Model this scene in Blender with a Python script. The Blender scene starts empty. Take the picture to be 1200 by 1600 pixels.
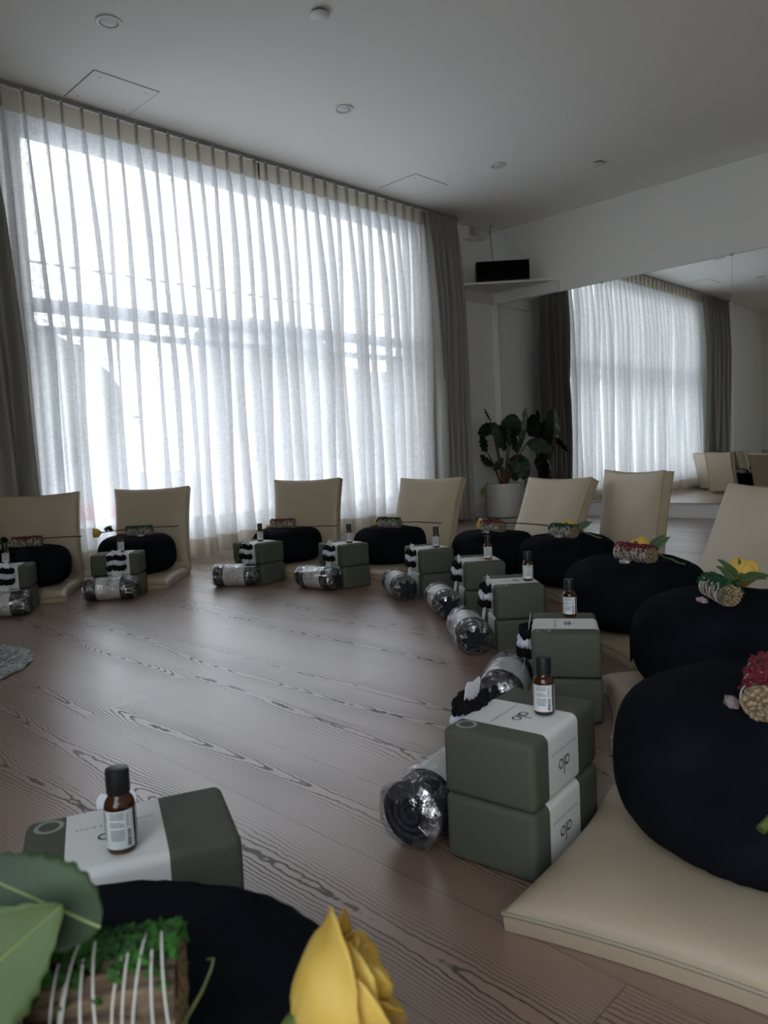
import bpy, bmesh, math, random
from math import sin, cos, pi, radians, sqrt, atan2, hypot
from mathutils import Vector, Matrix, noise
random.seed(7)
S = bpy.context.scene
COL = S.collection
R_ = random.uniform

# ------------------------------------------------------------------ materials
def mat(name, color=(.8, .8, .8), rough=.5, metal=0., spec=.5, sheen=0., trans=0., bump=None, sub=0., coat=0.):
    m = bpy.data.materials.new(name); m.use_nodes = True
    b = m.node_tree.nodes['Principled BSDF']
    b.inputs['Base Color'].default_value = (*color, 1)
    b.inputs['Roughness'].default_value = rough
    b.inputs['Metallic'].default_value = metal
    b.inputs['Specular IOR Level'].default_value = spec
    b.inputs['Sheen Weight'].default_value = sheen
    b.inputs['Transmission Weight'].default_value = trans
    b.inputs['Coat Weight'].default_value = coat
    if bump:
        sc, st, dist = bump
        N = m.node_tree.nodes; L = m.node_tree.links
        tc = N.new('ShaderNodeTexCoord'); nz = N.new('ShaderNodeTexNoise'); nz.inputs['Scale'].default_value = sc
        nz.inputs['Detail'].default_value = 5
        bp = N.new('ShaderNodeBump'); bp.inputs['Strength'].default_value = st; bp.inputs['Distance'].default_value = dist
        L.new(tc.outputs['Object'], nz.inputs['Vector']); L.new(nz.outputs['Fac'], bp.inputs['Height']); L.new(bp.outputs['Normal'], b.inputs['Normal'])
    return m

def nodes(m):
    return m.node_tree.nodes, m.node_tree.links, m.node_tree.nodes['Principled BSDF']

def two_tone(name, c1, c2, scale, rough=.6, lo=.4, hi=.6, stretch=(1, 1, 1), bump=0., spec=.4, detail=4, voronoi=False):
    m = mat(name, c1, rough, spec=spec); N, L, b = nodes(m)
    tc = N.new('ShaderNodeTexCoord'); mp = N.new('ShaderNodeMapping'); mp.inputs['Scale'].default_value = stretch
    if voronoi:
        nz = N.new('ShaderNodeTexVoronoi'); out = 'Distance'
    else:
        nz = N.new('ShaderNodeTexNoise'); nz.inputs['Detail'].default_value = detail; out = 'Fac'
    nz.inputs['Scale'].default_value = scale
    rp = N.new('ShaderNodeValToRGB'); rp.color_ramp.elements[0].position = lo; rp.color_ramp.elements[1].position = hi
    rp.color_ramp.elements[0].color = (*c1, 1); rp.color_ramp.elements[1].color = (*c2, 1)
    L.new(tc.outputs['Object'], mp.inputs['Vector']); L.new(mp.outputs['Vector'], nz.inputs['Vector'])
    L.new(nz.outputs[out], rp.inputs['Fac']); L.new(rp.outputs['Color'], b.inputs['Base Color'])
    if bump:
        bp = N.new('ShaderNodeBump'); bp.inputs['Strength'].default_value = .6; bp.inputs['Distance'].default_value = bump
        L.new(nz.outputs[out], bp.inputs['Height']); L.new(bp.outputs['Normal'], b.inputs['Normal'])
    return m

M = {}
M['wall'] = mat('wall paint', (.86, .86, .82), .75, spec=.25, bump=(60, .05, .002))
M['ceil'] = mat('ceiling paint', (.90, .90, .86), .85, spec=.2, bump=(40, .04, .002))
M['white'] = mat('white gloss paint', (.72, .72, .70), .4)
M['trimwhite'] = mat('white trim', (.68, .68, .66), .5)
M['shadowgap'] = mat('dark gap', (.12, .12, .11), .9)
M['mirror'] = mat('mirror silver', (.93, .95, .94), .003, metal=1.)
M['seam'] = mat('mirror edge', (.55, .6, .58), .25, metal=.4)
M['frame'] = mat('window frame aluminium', (.16, .17, .18), .5, metal=.3)
M['track'] = mat('curtain track', (.34, .34, .33), .45, metal=.2)
M['hook'] = mat('white hook plastic', (.8, .8, .8), .4)
M['black'] = mat('black plastic', (.008, .008, .009), .45)
M['mesh'] = mat('black speaker cloth', (.004, .004, .005), .9, spec=.1, bump=(900, .3, .001))
M['cap'] = mat('black cap', (.010, .011, .013), .38)
M['wire'] = mat('white wire', (.6, .6, .58), .5)
M['lamp'] = mat('lamp lens', (.75, .75, .73), .5)
M['red'] = mat('led red', (.6, .02, .01), .4)
_b = M['red'].node_tree.nodes['Principled BSDF']; _b.inputs['Emission Color'].default_value = (1, .05, .02, 1); _b.inputs['Emission Strength'].default_value = .6
M['paper'] = mat('paper band', (.74, .74, .72), .55, spec=.3)
M['tag'] = mat('white card', (.76, .77, .80), .5)
M['ink'] = mat('black ink', (.015, .015, .017), .6)
M['greyink'] = mat('grey ink', (.22, .22, .24), .6)
M['ring'] = mat('grey print', (.26, .30, .28), .6)
M['foam'] = mat('olive foam', (.084, .089, .067), .72, spec=.3, bump=(220, .12, .0015))
M['amber'] = mat('amber glass', (.12, .036, .007), .06, spec=.6, trans=.75)
M['blabel'] = mat('bottle label', (.66, .70, .72), .4)
M['black knit'] = mat('black knit', (.006, .006, .008), .9, spec=.15, bump=(300, .5, .002))
M['white knit'] = mat('white knit', (.62, .62, .72), .85, spec=.2, bump=(300, .5, .002))
M['towel'] = mat('charcoal towel', (.028, .031, .038), .9, spec=.2, bump=(260, .6, .003))
M['pot'] = mat('white ceramic', (.55, .55, .53), .55, bump=(30, .1, .002))
M['soil'] = mat('soil', (.02, .014, .01), .95, bump=(60, .8, .01))
M['crystal'] = mat('rose quartz', (.50, .40, .42), .25, trans=.3, spec=.6)
M['thread'] = mat('white yarn', (.62, .60, .56), .8)
M['stem'] = two_tone('green stem', (.085, .12, .025), (.06, .085, .02), 60, rough=.5)
M['darkstem'] = mat('dark stem', (.035, .028, .018), .7)
M['trunk'] = two_tone('plant stalk', (.10, .045, .022), (.03, .05, .018), 14, stretch=(1, 1, .3))

# black cushion cotton
M['zafu'] = two_tone('black cotton', (.0052, .0062, .0090), (.0082, .0097, .0135), 9, rough=.95, bump=.0016, spec=.04)
_b = M['zafu'].node_tree.nodes['Principled BSDF']; _b.inputs['Sheen Weight'].default_value = .0; _b.inputs['Sheen Roughness'].default_value = .4
# beige leatherette
M['leather'] = mat('beige leatherette', (.42, .345, .245), .40, spec=.45)
N, L, b = nodes(M['leather'])
tc = N.new('ShaderNodeTexCoord'); n1 = N.new('ShaderNodeTexNoise'); n1.inputs['Scale'].default_value = 9; n1.inputs['Detail'].default_value = 2
n2 = N.new('ShaderNodeTexVoronoi'); n2.inputs['Scale'].default_value = 420
mx = N.new('ShaderNodeMath'); mx.operation = 'MULTIPLY_ADD'; mx.inputs[1].default_value = .10
bp = N.new('ShaderNodeBump'); bp.inputs['Strength'].default_value = .35; bp.inputs['Distance'].default_value = .006
L.new(tc.outputs['Object'], n1.inputs['Vector']); L.new(tc.outputs['Object'], n2.inputs['Vector'])
L.new(n2.outputs['Distance'], mx.inputs[0]); L.new(n1.outputs['Fac'], mx.inputs[2]); L.new(mx.outputs[0], bp.inputs['Height']); L.new(bp.outputs['Normal'], b.inputs['Normal'])
M['piping'] = mat('beige piping', (.30, .255, .18), .5)
M['emblem'] = mat('pale emblem', (.6, .58, .52), .5)

# plants
def leaf_mat(name, c1, c2, vein=None, rough=.35):
    m = two_tone(name, c1, c2, 25, rough=rough, lo=.35, hi=.7, spec=.5)
    N, L, b = nodes(m); b.inputs['Subsurface Weight'].default_value = 0
    return m
M['leaf'] = leaf_mat('rose leaf', (.035, .075, .018), (.06, .12, .03), rough=.55)
M['darkleaf'] = leaf_mat('dark rose leaf', (.012, .032, .010), (.024, .055, .016), rough=.6)
M['paleleaf'] = leaf_mat('pale rose leaf', (.050, .090, .022), (.070, .115, .030), rough=.6)
M['rib'] = mat('leaf rib', (.22, .30, .09), .5)
M['tropic'] = leaf_mat('banana leaf', (.008, .022, .010), (.014, .036, .014), rough=.5)
M['petal'] = two_tone('yellow petal', (.74, .50, .07), (.86, .66, .18), 35, rough=.5, lo=.3, hi=.75)
_n, _l, _b = nodes(M['petal'])
_tr = _n.new('ShaderNodeBsdfTranslucent'); _tr.inputs['Color'].default_value = (.85, .55, .06, 1); _ms = _n.new('ShaderNodeMixShader'); _ms.inputs[0].default_value = .3
_o = _n['Material Output']; _l.new(_b.outputs[0], _ms.inputs[1]); _l.new(_tr.outputs[0], _ms.inputs[2]); _l.new(_ms.outputs[0], _o.inputs[0])
M['twig'] = two_tone('dried sage stalks', (.40, .36, .30), (.14, .12, .09), 55, rough=.9, stretch=(1, 1, 1), bump=.004)
M['bark'] = two_tone('dried bark bundle', (.25, .18, .115), (.05, .035, .022), 26, rough=.9, stretch=(.6, 3.2, 3.2), bump=.004, lo=.35, hi=.68)
M['cutend'] = two_tone('cut stalk ends', (.42, .32, .20), (.10, .07, .035), 260, rough=.9, bump=.003, voronoi=True, lo=.1, hi=.75)
M['redbits'] = two_tone('dried red petals', (.17, .009, .018), (.07, .004, .010), 60, rough=.6)
M['greenbits'] = two_tone('dyed green moss', (.010, .080, .028), (.012, .035, .014), 60, rough=.85)
M['moss'] = two_tone('green moss', (.035, .14, .015), (.015, .05, .012), 90, rough=.9)

# plastic film: clear with sharp highlights on its creases
def film():
    m = bpy.data.materials.new('clear plastic film'); m.use_nodes = True
    N = m.node_tree.nodes; L = m.node_tree.links; N.remove(N['Principled BSDF'])
    t = N.new('ShaderNodeBsdfTransparent'); t.inputs[0].default_value = (.93, .93, .94, 1)
    g = N.new('ShaderNodeBsdfGlossy'); g.inputs['Roughness'].default_value = .16; g.inputs['Color'].default_value = (1, 1, 1, 1)
    d = N.new('ShaderNodeBsdfTranslucent'); d.inputs[0].default_value = (.8, .8, .82, 1)
    tc = N.new('ShaderNodeTexCoord'); v = N.new('ShaderNodeTexNoise'); v.inputs['Scale'].default_value = 26; v.inputs['Detail'].default_value = 3; v.inputs['Distortion'].default_value = 1.4
    bp = N.new('ShaderNodeBump'); bp.inputs['Strength'].default_value = .8; bp.inputs['Distance'].default_value = .008
    L.new(tc.outputs['Object'], v.inputs['Vector']); L.new(v.outputs['Fac'], bp.inputs['Height'])
    L.new(bp.outputs[0], g.inputs['Normal'])
    # glints gather along the creases, elsewhere the film is clear
    sb = N.new('ShaderNodeMath'); sb.operation = 'SUBTRACT'; sb.inputs[1].default_value = .5; L.new(v.outputs['Fac'], sb.inputs[0])
    ab = N.new('ShaderNodeMath'); ab.operation = 'ABSOLUTE'; L.new(sb.outputs[0], ab.inputs[0])
    mr = N.new('ShaderNodeMapRange'); mr.inputs['From Min'].default_value = .008; mr.inputs['From Max'].default_value = .05; mr.inputs['To Min'].default_value = .48; mr.inputs['To Max'].default_value = .13; L.new(ab.outputs[0], mr.inputs[0])
    m1 = N.new('ShaderNodeMixShader'); L.new(mr.outputs[0], m1.inputs[0]); L.new(t.outputs[0], m1.inputs[1]); L.new(g.outputs[0], m1.inputs[2])
    m2 = N.new('ShaderNodeMixShader'); m2.inputs[0].default_value = .05; L.new(m1.outputs[0], m2.inputs[1]); L.new(d.outputs[0], m2.inputs[2])
    L.new(m2.outputs[0], N['Material Output'].inputs[0])
    return m
M['film'] = film()

# sheer curtain: transmits diffuse daylight, lets some of the view through the open weave
def cloth(name, open_lo, open_hi, trans, color, tcolor):
    m = bpy.data.materials.new(name); m.use_nodes = True
    N = m.node_tree.nodes; L = m.node_tree.links; N.remove(N['Principled BSDF'])
    tc = N.new('ShaderNodeTexCoord')
    def nz(scale, st, det=3):
        mp = N.new('ShaderNodeMapping'); mp.inputs['Scale'].default_value = st
        n = N.new('ShaderNodeTexNoise'); n.inputs['Scale'].default_value = scale; n.inputs['Detail'].default_value = det
        L.new(tc.outputs['Object'], mp.inputs[0]); L.new(mp.outputs[0], n.inputs['Vector']); return n
    a = nz(230, (1, 1, .10)); c = nz(230, (.12, .12, 1))
    ad = N.new('ShaderNodeMath'); ad.operation = 'ADD'; L.new(a.outputs['Fac'], ad.inputs[0]); L.new(c.outputs['Fac'], ad.inputs[1])
    mr = N.new('ShaderNodeMapRange'); mr.inputs['From Min'].default_value = .80; mr.inputs['From Max'].default_value = 1.2
    mr.inputs['To Min'].default_value = open_lo; mr.inputs['To Max'].default_value = open_hi
    L.new(ad.outputs[0], mr.inputs[0])
    d = N.new('ShaderNodeBsdfDiffuse'); d.inputs[0].default_value = (*color, 1)
    t = N.new('ShaderNodeBsdfTranslucent'); t.inputs[0].default_value = (*tcolor, 1)
    p = N.new('ShaderNodeBsdfTransparent')
    m1 = N.new('ShaderNodeMixShader'); m1.inputs[0].default_value = trans; L.new(d.outputs[0], m1.inputs[1]); L.new(t.outputs[0], m1.inputs[2])
    m2 = N.new('ShaderNodeMixShader'); L.new(mr.outputs[0], m2.inputs[0]); L.new(m1.outputs[0], m2.inputs[1]); L.new(p.outputs[0], m2.inputs[2])
    L.new(m2.outputs[0], N['Material Output'].inputs[0])
    return m
M['sheer'] = cloth('sheer linen', .04, .26, .64, (.82, .81, .78), (.84, .84, .85))
M['sheer2'] = cloth('doubled sheer linen', .01, .05, .55, (.62, .57, .48), (.52, .47, .39))
M['drape'] = cloth('lined linen drape', .0, .0, .06, (.34, .33, .30), (.3, .3, .27))

# plank floor: oak boards along Y, cathedral grain
def floor_mat():
    m = mat('oak plank floor', (.2, .14, .11), .4); N, L, b = nodes(m)
    tc = N.new('ShaderNodeTexCoord'); sp = N.new('ShaderNodeSeparateXYZ'); L.new(tc.outputs['Object'], sp.inputs[0])
    def mth(op, a, c=None, d=None):
        n = N.new('ShaderNodeMath'); n.operation = op
        for i, v in enumerate((a, c, d)):
            if v is None: continue
            if isinstance(v, (int, float)): n.inputs[i].default_value = v
            else: L.new(v, n.inputs[i])
        return n.outputs[0]
    def wn(v):
        n = N.new('ShaderNodeTexWhiteNoise'); n.noise_dimensions = '1D'; L.new(v, n.inputs['W']); return n.outputs['Value']
    W, LEN = .19, 1.9
    xs = mth('DIVIDE', sp.outputs['X'], W); xi = mth('FLOOR', xs); xf = mth('SUBTRACT', xs, xi)
    off = mth('MULTIPLY', wn(xi), 7.3)
    ys = mth('ADD', mth('DIVIDE', sp.outputs['Y'], LEN), off); yi = mth('FLOOR', ys); yf = mth('SUBTRACT', ys, yi)
    bid = mth('ADD', mth('MULTIPLY', xi, 13.17), mth('MULTIPLY', yi, 5.71))
    rnd = wn(bid)
    # grain coordinates
    cb = N.new('ShaderNodeCombineXYZ')
    L.new(mth('ADD', mth('MULTIPLY', sp.outputs['X'], 3.2), mth('MULTIPLY', rnd, 40)), cb.inputs['X'])
    L.new(mth('ADD', mth('MULTIPLY', sp.outputs['Y'], 1.25), mth('MULTIPLY', rnd, 17)), cb.inputs['Y'])
    n1 = N.new('ShaderNodeTexNoise'); n1.inputs['Scale'].default_value = 1.0; n1.inputs['Detail'].default_value = 2.5; n1.inputs['Roughness'].default_value = .42
    L.new(cb.outputs[0], n1.inputs['Vector'])
    n2 = N.new('ShaderNodeTexNoise'); n2.inputs['Scale'].default_value = 36; n2.inputs['Detail'].default_value = 3; L.new(tc.outputs['Object'], n2.inputs['Vector'])
    # heart line wanders along the board; rings fan out on both sides of it
    cbm = N.new('ShaderNodeCombineXYZ'); L.new(mth('MULTIPLY', rnd, 91), cbm.inputs['X']); L.new(mth('MULTIPLY', sp.outputs['Y'], .9), cbm.inputs['Y'])
    nm_ = N.new('ShaderNodeTexNoise'); nm_.inputs['Scale'].default_value = 1; nm_.inputs['Detail'].default_value = 1; L.new(cbm.outputs[0], nm_.inputs['Vector'])
    ctr = mth('ADD', mth('MULTIPLY', wn(mth('ADD', bid, 3.3)), .9), mth('MULTIPLY', mth('SUBTRACT', nm_.outputs['Fac'], .5), .9))
    c0 = mth('SUBTRACT', xf, ctr)
    rad = mth('SQRT', mth('ADD', mth('MULTIPLY', c0, c0), .006))
    g = mth('ADD', mth('MULTIPLY', rad, 27), mth('ADD', mth('MULTIPLY', n1.outputs['Fac'], 21), mth('MULTIPLY', n2.outputs['Fac'], .9)))
    fr = mth('FRACT', g)
    tri = mth('ABSOLUTE', mth('SUBTRACT', fr, .5))
    ln = N.new('ShaderNodeMapRange'); ln.inputs['From Min'].default_value = .05; ln.inputs['From Max'].default_value = .19; ln.inputs['To Min'].default_value = 1; ln.inputs['To Max'].default_value = 0
    L.new(tri, ln.inputs[0])
    n3 = N.new('ShaderNodeTexNoise'); n3.inputs['Scale'].default_value = 2.6; n3.inputs['Detail'].default_value = 2; L.new(cb.outputs[0], n3.inputs['Vector'])
    heart = mth('POWER', 2.718, mth('MULTIPLY', mth('MULTIPLY', c0, c0), -14))
    stn = mth('ADD', mth('MULTIPLY', heart, .75), mth('MULTIPLY', mth('SUBTRACT', n3.outputs['Fac'], .35), 1.5))
    st = N.new('ShaderNodeClamp'); st.inputs['Min'].default_value = .30; L.new(stn, st.inputs['Value'])
    line = mth('MULTIPLY', ln.outputs[0], st.outputs[0])
    # fine fibres
    cf = N.new('ShaderNodeCombineXYZ'); L.new(mth('MULTIPLY', sp.outputs['X'], 260), cf.inputs['X']); L.new(mth('MULTIPLY', sp.outputs['Y'], 18), cf.inputs['Y'])
    n4 = N.new('ShaderNodeTexNoise'); n4.inputs['Scale'].default_value = 1; n4.inputs['Detail'].default_value = 3; L.new(cf.outputs[0], n4.inputs['Vector'])
    c1 = N.new('ShaderNodeMix'); c1.data_type = 'RGBA'
    c1.inputs['A'].default_value = (.245, .155, .115, 1); c1.inputs['B'].default_value = (.33, .218, .165, 1)
    L.new(mth('MULTIPLY_ADD', rnd, .6, mth('MULTIPLY', n4.outputs['Fac'], .5)), c1.inputs['Factor'])
    c2 = N.new('ShaderNodeMix'); c2.data_type = 'RGBA'; c2.inputs['B'].default_value = (.030, .018, .014, 1)
    L.new(mth('MULTIPLY', line, .92), c2.inputs['Factor']); L.new(c1.outputs['Result'], c2.inputs['A'])
    # joints
    ex = mth('MULTIPLY', mth('MINIMUM', xf, mth('SUBTRACT', 1, xf)), W); ey = mth('MULTIPLY', mth('MINIMUM', yf, mth('SUBTRACT', 1, yf)), LEN)
    e = mth('MINIMUM', ex, ey); jn = mth('LESS_THAN', e, .0009)
    c3 = N.new('ShaderNodeMix'); c3.data_type = 'RGBA'; c3.inputs['B'].default_value = (.035, .024, .02, 1)
    L.new(mth('MULTIPLY', jn, .8), c3.inputs['Factor']); L.new(c2.outputs['Result'], c3.inputs['A']); L.new(c3.outputs['Result'], b.inputs['Base Color'])
    rr = mth('ADD', .28, mth('MULTIPLY', mth('ADD', line, mth('MULTIPLY', n4.outputs['Fac'], .4)), .16)); L.new(rr, b.inputs['Roughness'])
    h = mth('SUBTRACT', mth('MULTIPLY', n4.outputs['Fac'], .25), mth('ADD', line, mth('MULTIPLY', jn, 1.5)))
    bp = N.new('ShaderNodeBump'); bp.inputs['Strength'].default_value = .5; bp.inputs['Distance'].default_value = .0011
    L.new(h, bp.inputs['Height']); L.new(bp.outputs[0], b.inputs['Normal'])
    b.inputs['Specular IOR Level'].default_value = .7; L.new(mth('MULTIPLY', mth('SUBTRACT', 1, mth('MULTIPLY', line, .9)), .85), b.inputs['Coat Weight']); b.inputs['Coat Roughness'].default_value = .30; b.inputs['Coat IOR'].default_value = 1.75
    return m
M['floor'] = floor_mat()

# ------------------------------------------------------------------ mesh building
class MB:
    def __init__(s): s.v = []; s.f = []
    def add(s, V, F, mx=None):
        o = len(s.v)
        s.v += [tuple(mx @ Vector(p)) if mx else tuple(p) for p in V]
        s.f += [tuple(i + o for i in f) for f in F]
        return s
    def box(s, x0, x1, y0, y1, z0, z1, mx=None):
        V = [(x, y, z) for z in (z0, z1) for y in (y0, y1) for x in (x0, x1)]
        return s.add(V, [(0, 2, 3, 1), (4, 5, 7, 6), (0, 1, 5, 4), (2, 6, 7, 3), (0, 4, 6, 2), (1, 3, 7, 5)], mx)
    def grid(s, fn, nu, nv, cu=False, cv=False, mx=None, flip=False):
        V = [fn(i / nu if not cu else i / nu, j / nv) for j in range(nv if cv else nv + 1) for i in range(nu if cu else nu + 1)]
        a = nu if cu else nu + 1; bb = nv if cv else nv + 1; F = []
        for j in range(nv):
            for i in range(nu):
                q = (j * a + i, j * a + (i + 1) % a, ((j + 1) % bb) * a + (i + 1) % a, ((j + 1) % bb) * a + i)
                F.append(q[::-1] if flip else q)
        return s.add(V, F, mx)
    def lathe(s, prof, n=24, mx=None):
        V = []; F = []; m = len(prof)
        for r, z in prof:
            for i in range(n): V.append((r * cos(2 * pi * i / n), r * sin(2 * pi * i / n), z))
        for j in range(m - 1):
            for i in range(n): F.append((j * n + i, j * n + (i + 1) % n, (j + 1) * n + (i + 1) % n, (j + 1) * n + i))
        if prof[0][0] > 1e-6: F.append(tuple(range(n))[::-1])
        if prof[-1][0] > 1e-6: F.append(tuple(range((m - 1) * n, m * n)))
        return s.add(V, F, mx)
    def tube(s, pts, r, n=6, closed=False):
        pts = [Vector(p) for p in pts]; k = len(pts); rr = r if callable(r) else (lambda t: r)
        V = []; F = []; up = Vector((0, 0, 1)); pr = None
        for i, p in enumerate(pts):
            a = pts[(i - 1) % k] if closed or i > 0 else p; c = pts[(i + 1) % k] if closed or i < k - 1 else p
            d = (c - a)
            d = d.normalized() if d.length > 1e-9 else Vector((1, 0, 0))
            if pr is None:
                x = d.cross(up)
                if x.length < .1: x = d.cross(Vector((1, 0, 0)))
            else: x = pr - d * pr.dot(d)
            x.normalize(); pr = x.copy(); y = d.cross(x)
            q = rr(i / max(1, k - 1))
            for j in range(n):
                t = 2 * pi * j / n; V.append(tuple(p + x * (q * cos(t)) + y * (q * sin(t))))
        for i in range(k if closed else k - 1):
            for j in range(n): F.append((i * n + j, i * n + (j + 1) % n, ((i + 1) % k) * n + (j + 1) % n, ((i + 1) % k) * n + j))
        if not closed: F.append(tuple(range(n))[::-1]); F.append(tuple(range((k - 1) * n, k * n)))
        return s.add(V, F)
    def build(s, name, m, parent=None, smooth=True, sharp=40, thick=0, fix=True):
        me = bpy.data.meshes.new(name); me.from_pydata(s.v, [], s.f)
        if fix:
            bm = bmesh.new(); bm.from_mesh(me); bmesh.ops.remove_doubles(bm, verts=bm.verts, dist=1e-6)
            bmesh.ops.recalc_face_normals(bm, faces=bm.faces); bm.to_mesh(me); bm.free()
        me.materials.append(m)
        if smooth:
            me.polygons.foreach_set('use_smooth', [True] * len(me.polygons))
            try: me.set_sharp_from_angle(angle=radians(sharp))
            except Exception: pass
        o = bpy.data.objects.new(name, me); COL.objects.link(o)
        if parent: o.parent = parent
        if thick:
            sd = o.modifiers.new('thickness', 'SOLIDIFY'); sd.thickness = thick; sd.offset = 0
        return o

def rounded_box(name, m, x0, x1, y0, y1, z0, z1, r, seg, parent=None, puff=None):
    bm = bmesh.new(); bmesh.ops.create_cube(bm, size=1)
    for v in bm.verts:
        v.co = Vector(((x0 + x1) / 2 + v.co.x * (x1 - x0), (y0 + y1) / 2 + v.co.y * (y1 - y0), (z0 + z1) / 2 + v.co.z * (z1 - z0)))
    bmesh.ops.bevel(bm, geom=list(bm.edges), offset=r, segments=seg, profile=.5, affect='EDGES')
    bmesh.ops.recalc_face_normals(bm, faces=bm.faces)
    me = bpy.data.meshes.new(name); bm.to_mesh(me); bm.free(); me.materials.append(m)
    me.polygons.foreach_set('use_smooth', [True] * len(me.polygons))
    try: me.set_sharp_from_angle(angle=radians(35))
    except Exception: pass
    o = bpy.data.objects.new(name, me); COL.objects.link(o)
    if parent: o.parent = parent
    return o

def empty(name, loc=(0, 0, 0), rz=0.):
    o = bpy.data.objects.new(name, None); COL.objects.link(o); o.location = loc; o.rotation_euler = (0, 0, rz); o.empty_display_size = .05
    return o
def tag(o, label=None, cat=None, group=None, kind=None):
    if label: o['label'] = label
    if cat: o['category'] = cat
    if group: o['group'] = group
    if kind: o['kind'] = kind
    return o
def kids(o): return [c for c in COL.objects if c.parent == o]
def copy_tree(o, parent=None):
    c = o.copy(); COL.objects.link(c)
    if parent: c.parent = parent
    for ch in kids(o): copy_tree(ch, c)
    return c
USED = set()
def take(proto, loc, rz=0., tilt=None):
    """first use moves the prototype itself, later uses copy it"""
    if proto.name in USED: o = copy_tree(proto)
    else: o = proto; USED.add(proto.name)
    o.location = loc; o.rotation_euler = tilt if tilt else (0, 0, rz)
    return o
def frame(origin, xdir, zdir):
    x = Vector(xdir).normalized(); z = Vector(zdir); z = (z - x * z.dot(x)).normalized(); y = z.cross(x)
    m = Matrix((x, y, z)).transposed().to_4x4(); m.translation = Vector(origin); return m

_txt = {}
def text_into(mb, body, size, mx, spacing=1.0):
    """outline of a line of lettering as mesh, centred at the origin of mx (x reading direction, y up)"""
    key = (body, spacing)
    if key not in _txt:
        cu = bpy.data.curves.new('lettering', 'FONT'); cu.body = body; cu.size = 1; cu.align_x = 'CENTER'; cu.align_y = 'CENTER'; cu.space_character = spacing; cu.resolution_u = 2
        ob = bpy.data.objects.new('lettering', cu); COL.objects.link(ob); bpy.context.view_layer.update()
        me = bpy.data.meshes.new_from_object(ob.evaluated_get(bpy.context.evaluated_depsgraph_get()))
        _txt[key] = ([tuple(v.co) for v in me.vertices], [tuple(p.vertices) for p in me.polygons])
        bpy.data.objects.remove(ob); bpy.data.curves.remove(cu); bpy.data.meshes.remove(me)
    V, F = _txt[key]
    mb.add([(v[0] * size, v[1] * size, 0) for v in V], F, mx)
def flat_ring(mb, cx, cy, r, w, mx, n=28, sx=1.):
    V = []; F = []
    for i in range(n):
        t = 2 * pi * i / n
        V.append((cx + r * sx * cos(t), cy + r * sin(t), 0)); V.append((cx + (r - w) * sx * cos(t), cy + (r - w) * sin(t), 0))
    for i in range(n): F.append((2 * i, 2 * ((i + 1) % n), 2 * ((i + 1) % n) + 1, 2 * i + 1))
    mb.add(V, F, mx)
def logo_into(mb, size, mx):
    """the round-letter wordmark: ring+bar, bar, ring"""
    r = .5 * size; w = .17 * size
    flat_ring(mb, -.72 * size, 0, r, w, mx); flat_ring(mb, .72 * size, 0, r, w, mx)
    def q(x0, x1, y0, y1): mb.add([(x0, y0, 0), (x1, y0, 0), (x1, y1, 0), (x0, y1, 0)], [(0, 1, 2, 3)], mx)
    q(-.72 * size + r - w, -.72 * size + r, -r, r); q(-w / 2, w / 2, -r, 1.25 * size)

# ------------------------------------------------------------------ room shell
XM, H, YW = 5.95, 2.64, 4.26          # mirror wall, ceiling height, window wall
XL, YB = -1.0, -2.2
WX0, WX1, WZ0, WZ1 = 1.64, 4.80, .22, 2.50
T = .15
def struct(o, label=None):
    o['kind'] = 'structure'
    if label: o['label'] = label
    return o
struct(MB().box(XL - T, XM + T, YB - T, YW + T, -.1, 0).build('floor', M['floor'], smooth=False))
struct(MB().box(XL - T, XM + T, YB - T, YW + T, H, H + .12).build('ceiling', M['ceil'], smooth=False))
struct(MB().box(XM, XM + T, YB, YW, 0, H).build('wall_right', M['wall'], smooth=False))
struct(MB().box(XL, XM, YB - T, YB, 0, H).build('wall_back', M['wall'], smooth=False))
BW = (-1.9, .35, .30, 2.42)      # opening for an added, out-of-view window left of the camera, brightens the foreground
w = MB(); w.box(XL - T, XL, YB, BW[0], 0, H); w.box(XL - T, XL, BW[1], YW, 0, H); w.box(XL - T, XL, BW[0], BW[1], 0, BW[2]); w.box(XL - T, XL, BW[0], BW[1], BW[3], H)
struct(w.build('wall_left', M['wall'], smooth=False, fix=False))
w = MB()
w.box(XL, WX0, YW, YW + T, 0, H); w.box(WX1, XM, YW, YW + T, 0, H); w.box(WX0, WX1, YW, YW + T, 0, WZ0); w.box(WX0, WX1, YW, YW + T, WZ1, H)
struct(w.build('wall_front', M['wall'], smooth=False, fix=False))
# window: frame, mullions, glass
wn = empty('window_1', ((WX0 + WX1) / 2, YW + .06, WZ0)); struct(wn)
cxw = (WX0 + WX1) / 2
f = MB()
for a in ((WX0, WX0 + .05, WZ0, WZ1), (WX1 - .05, WX1, WZ0, WZ1), (WX0, WX1, WZ0, WZ0 + .05), (WX0, WX1, WZ1 - .05, WZ1)):
    f.box(a[0] - cxw, a[1] - cxw, -.02, .03, a[2] - WZ0, a[3] - WZ0)
f.build('window_frame', M['frame'], wn, smooth=False, fix=False)
MB().box(WX0 + .05 - cxw, WX1 - .05 - cxw, -.02, .03, 1.505 - WZ0, 1.575 - WZ0).build('mullion', M['frame'], wn, smooth=False)
MB().box(WX0 + .05 - cxw, WX1 - .05 - cxw, -.02, .03, 1.39 - WZ0, 1.425 - WZ0).build('mullion', M['frame'], wn, smooth=False)
gm = bpy.data.materials.new('window glass'); gm.use_nodes = True
N = gm.node_tree.nodes; L = gm.node_tree.links; N.remove(N['Principled BSDF'])
t = N.new('ShaderNodeBsdfTransparent'); t.inputs[0].default_value = (.93, .95, .95, 1); g = N.new('ShaderNodeBsdfGlossy'); g.inputs['Roughness'].default_value = .01
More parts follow.
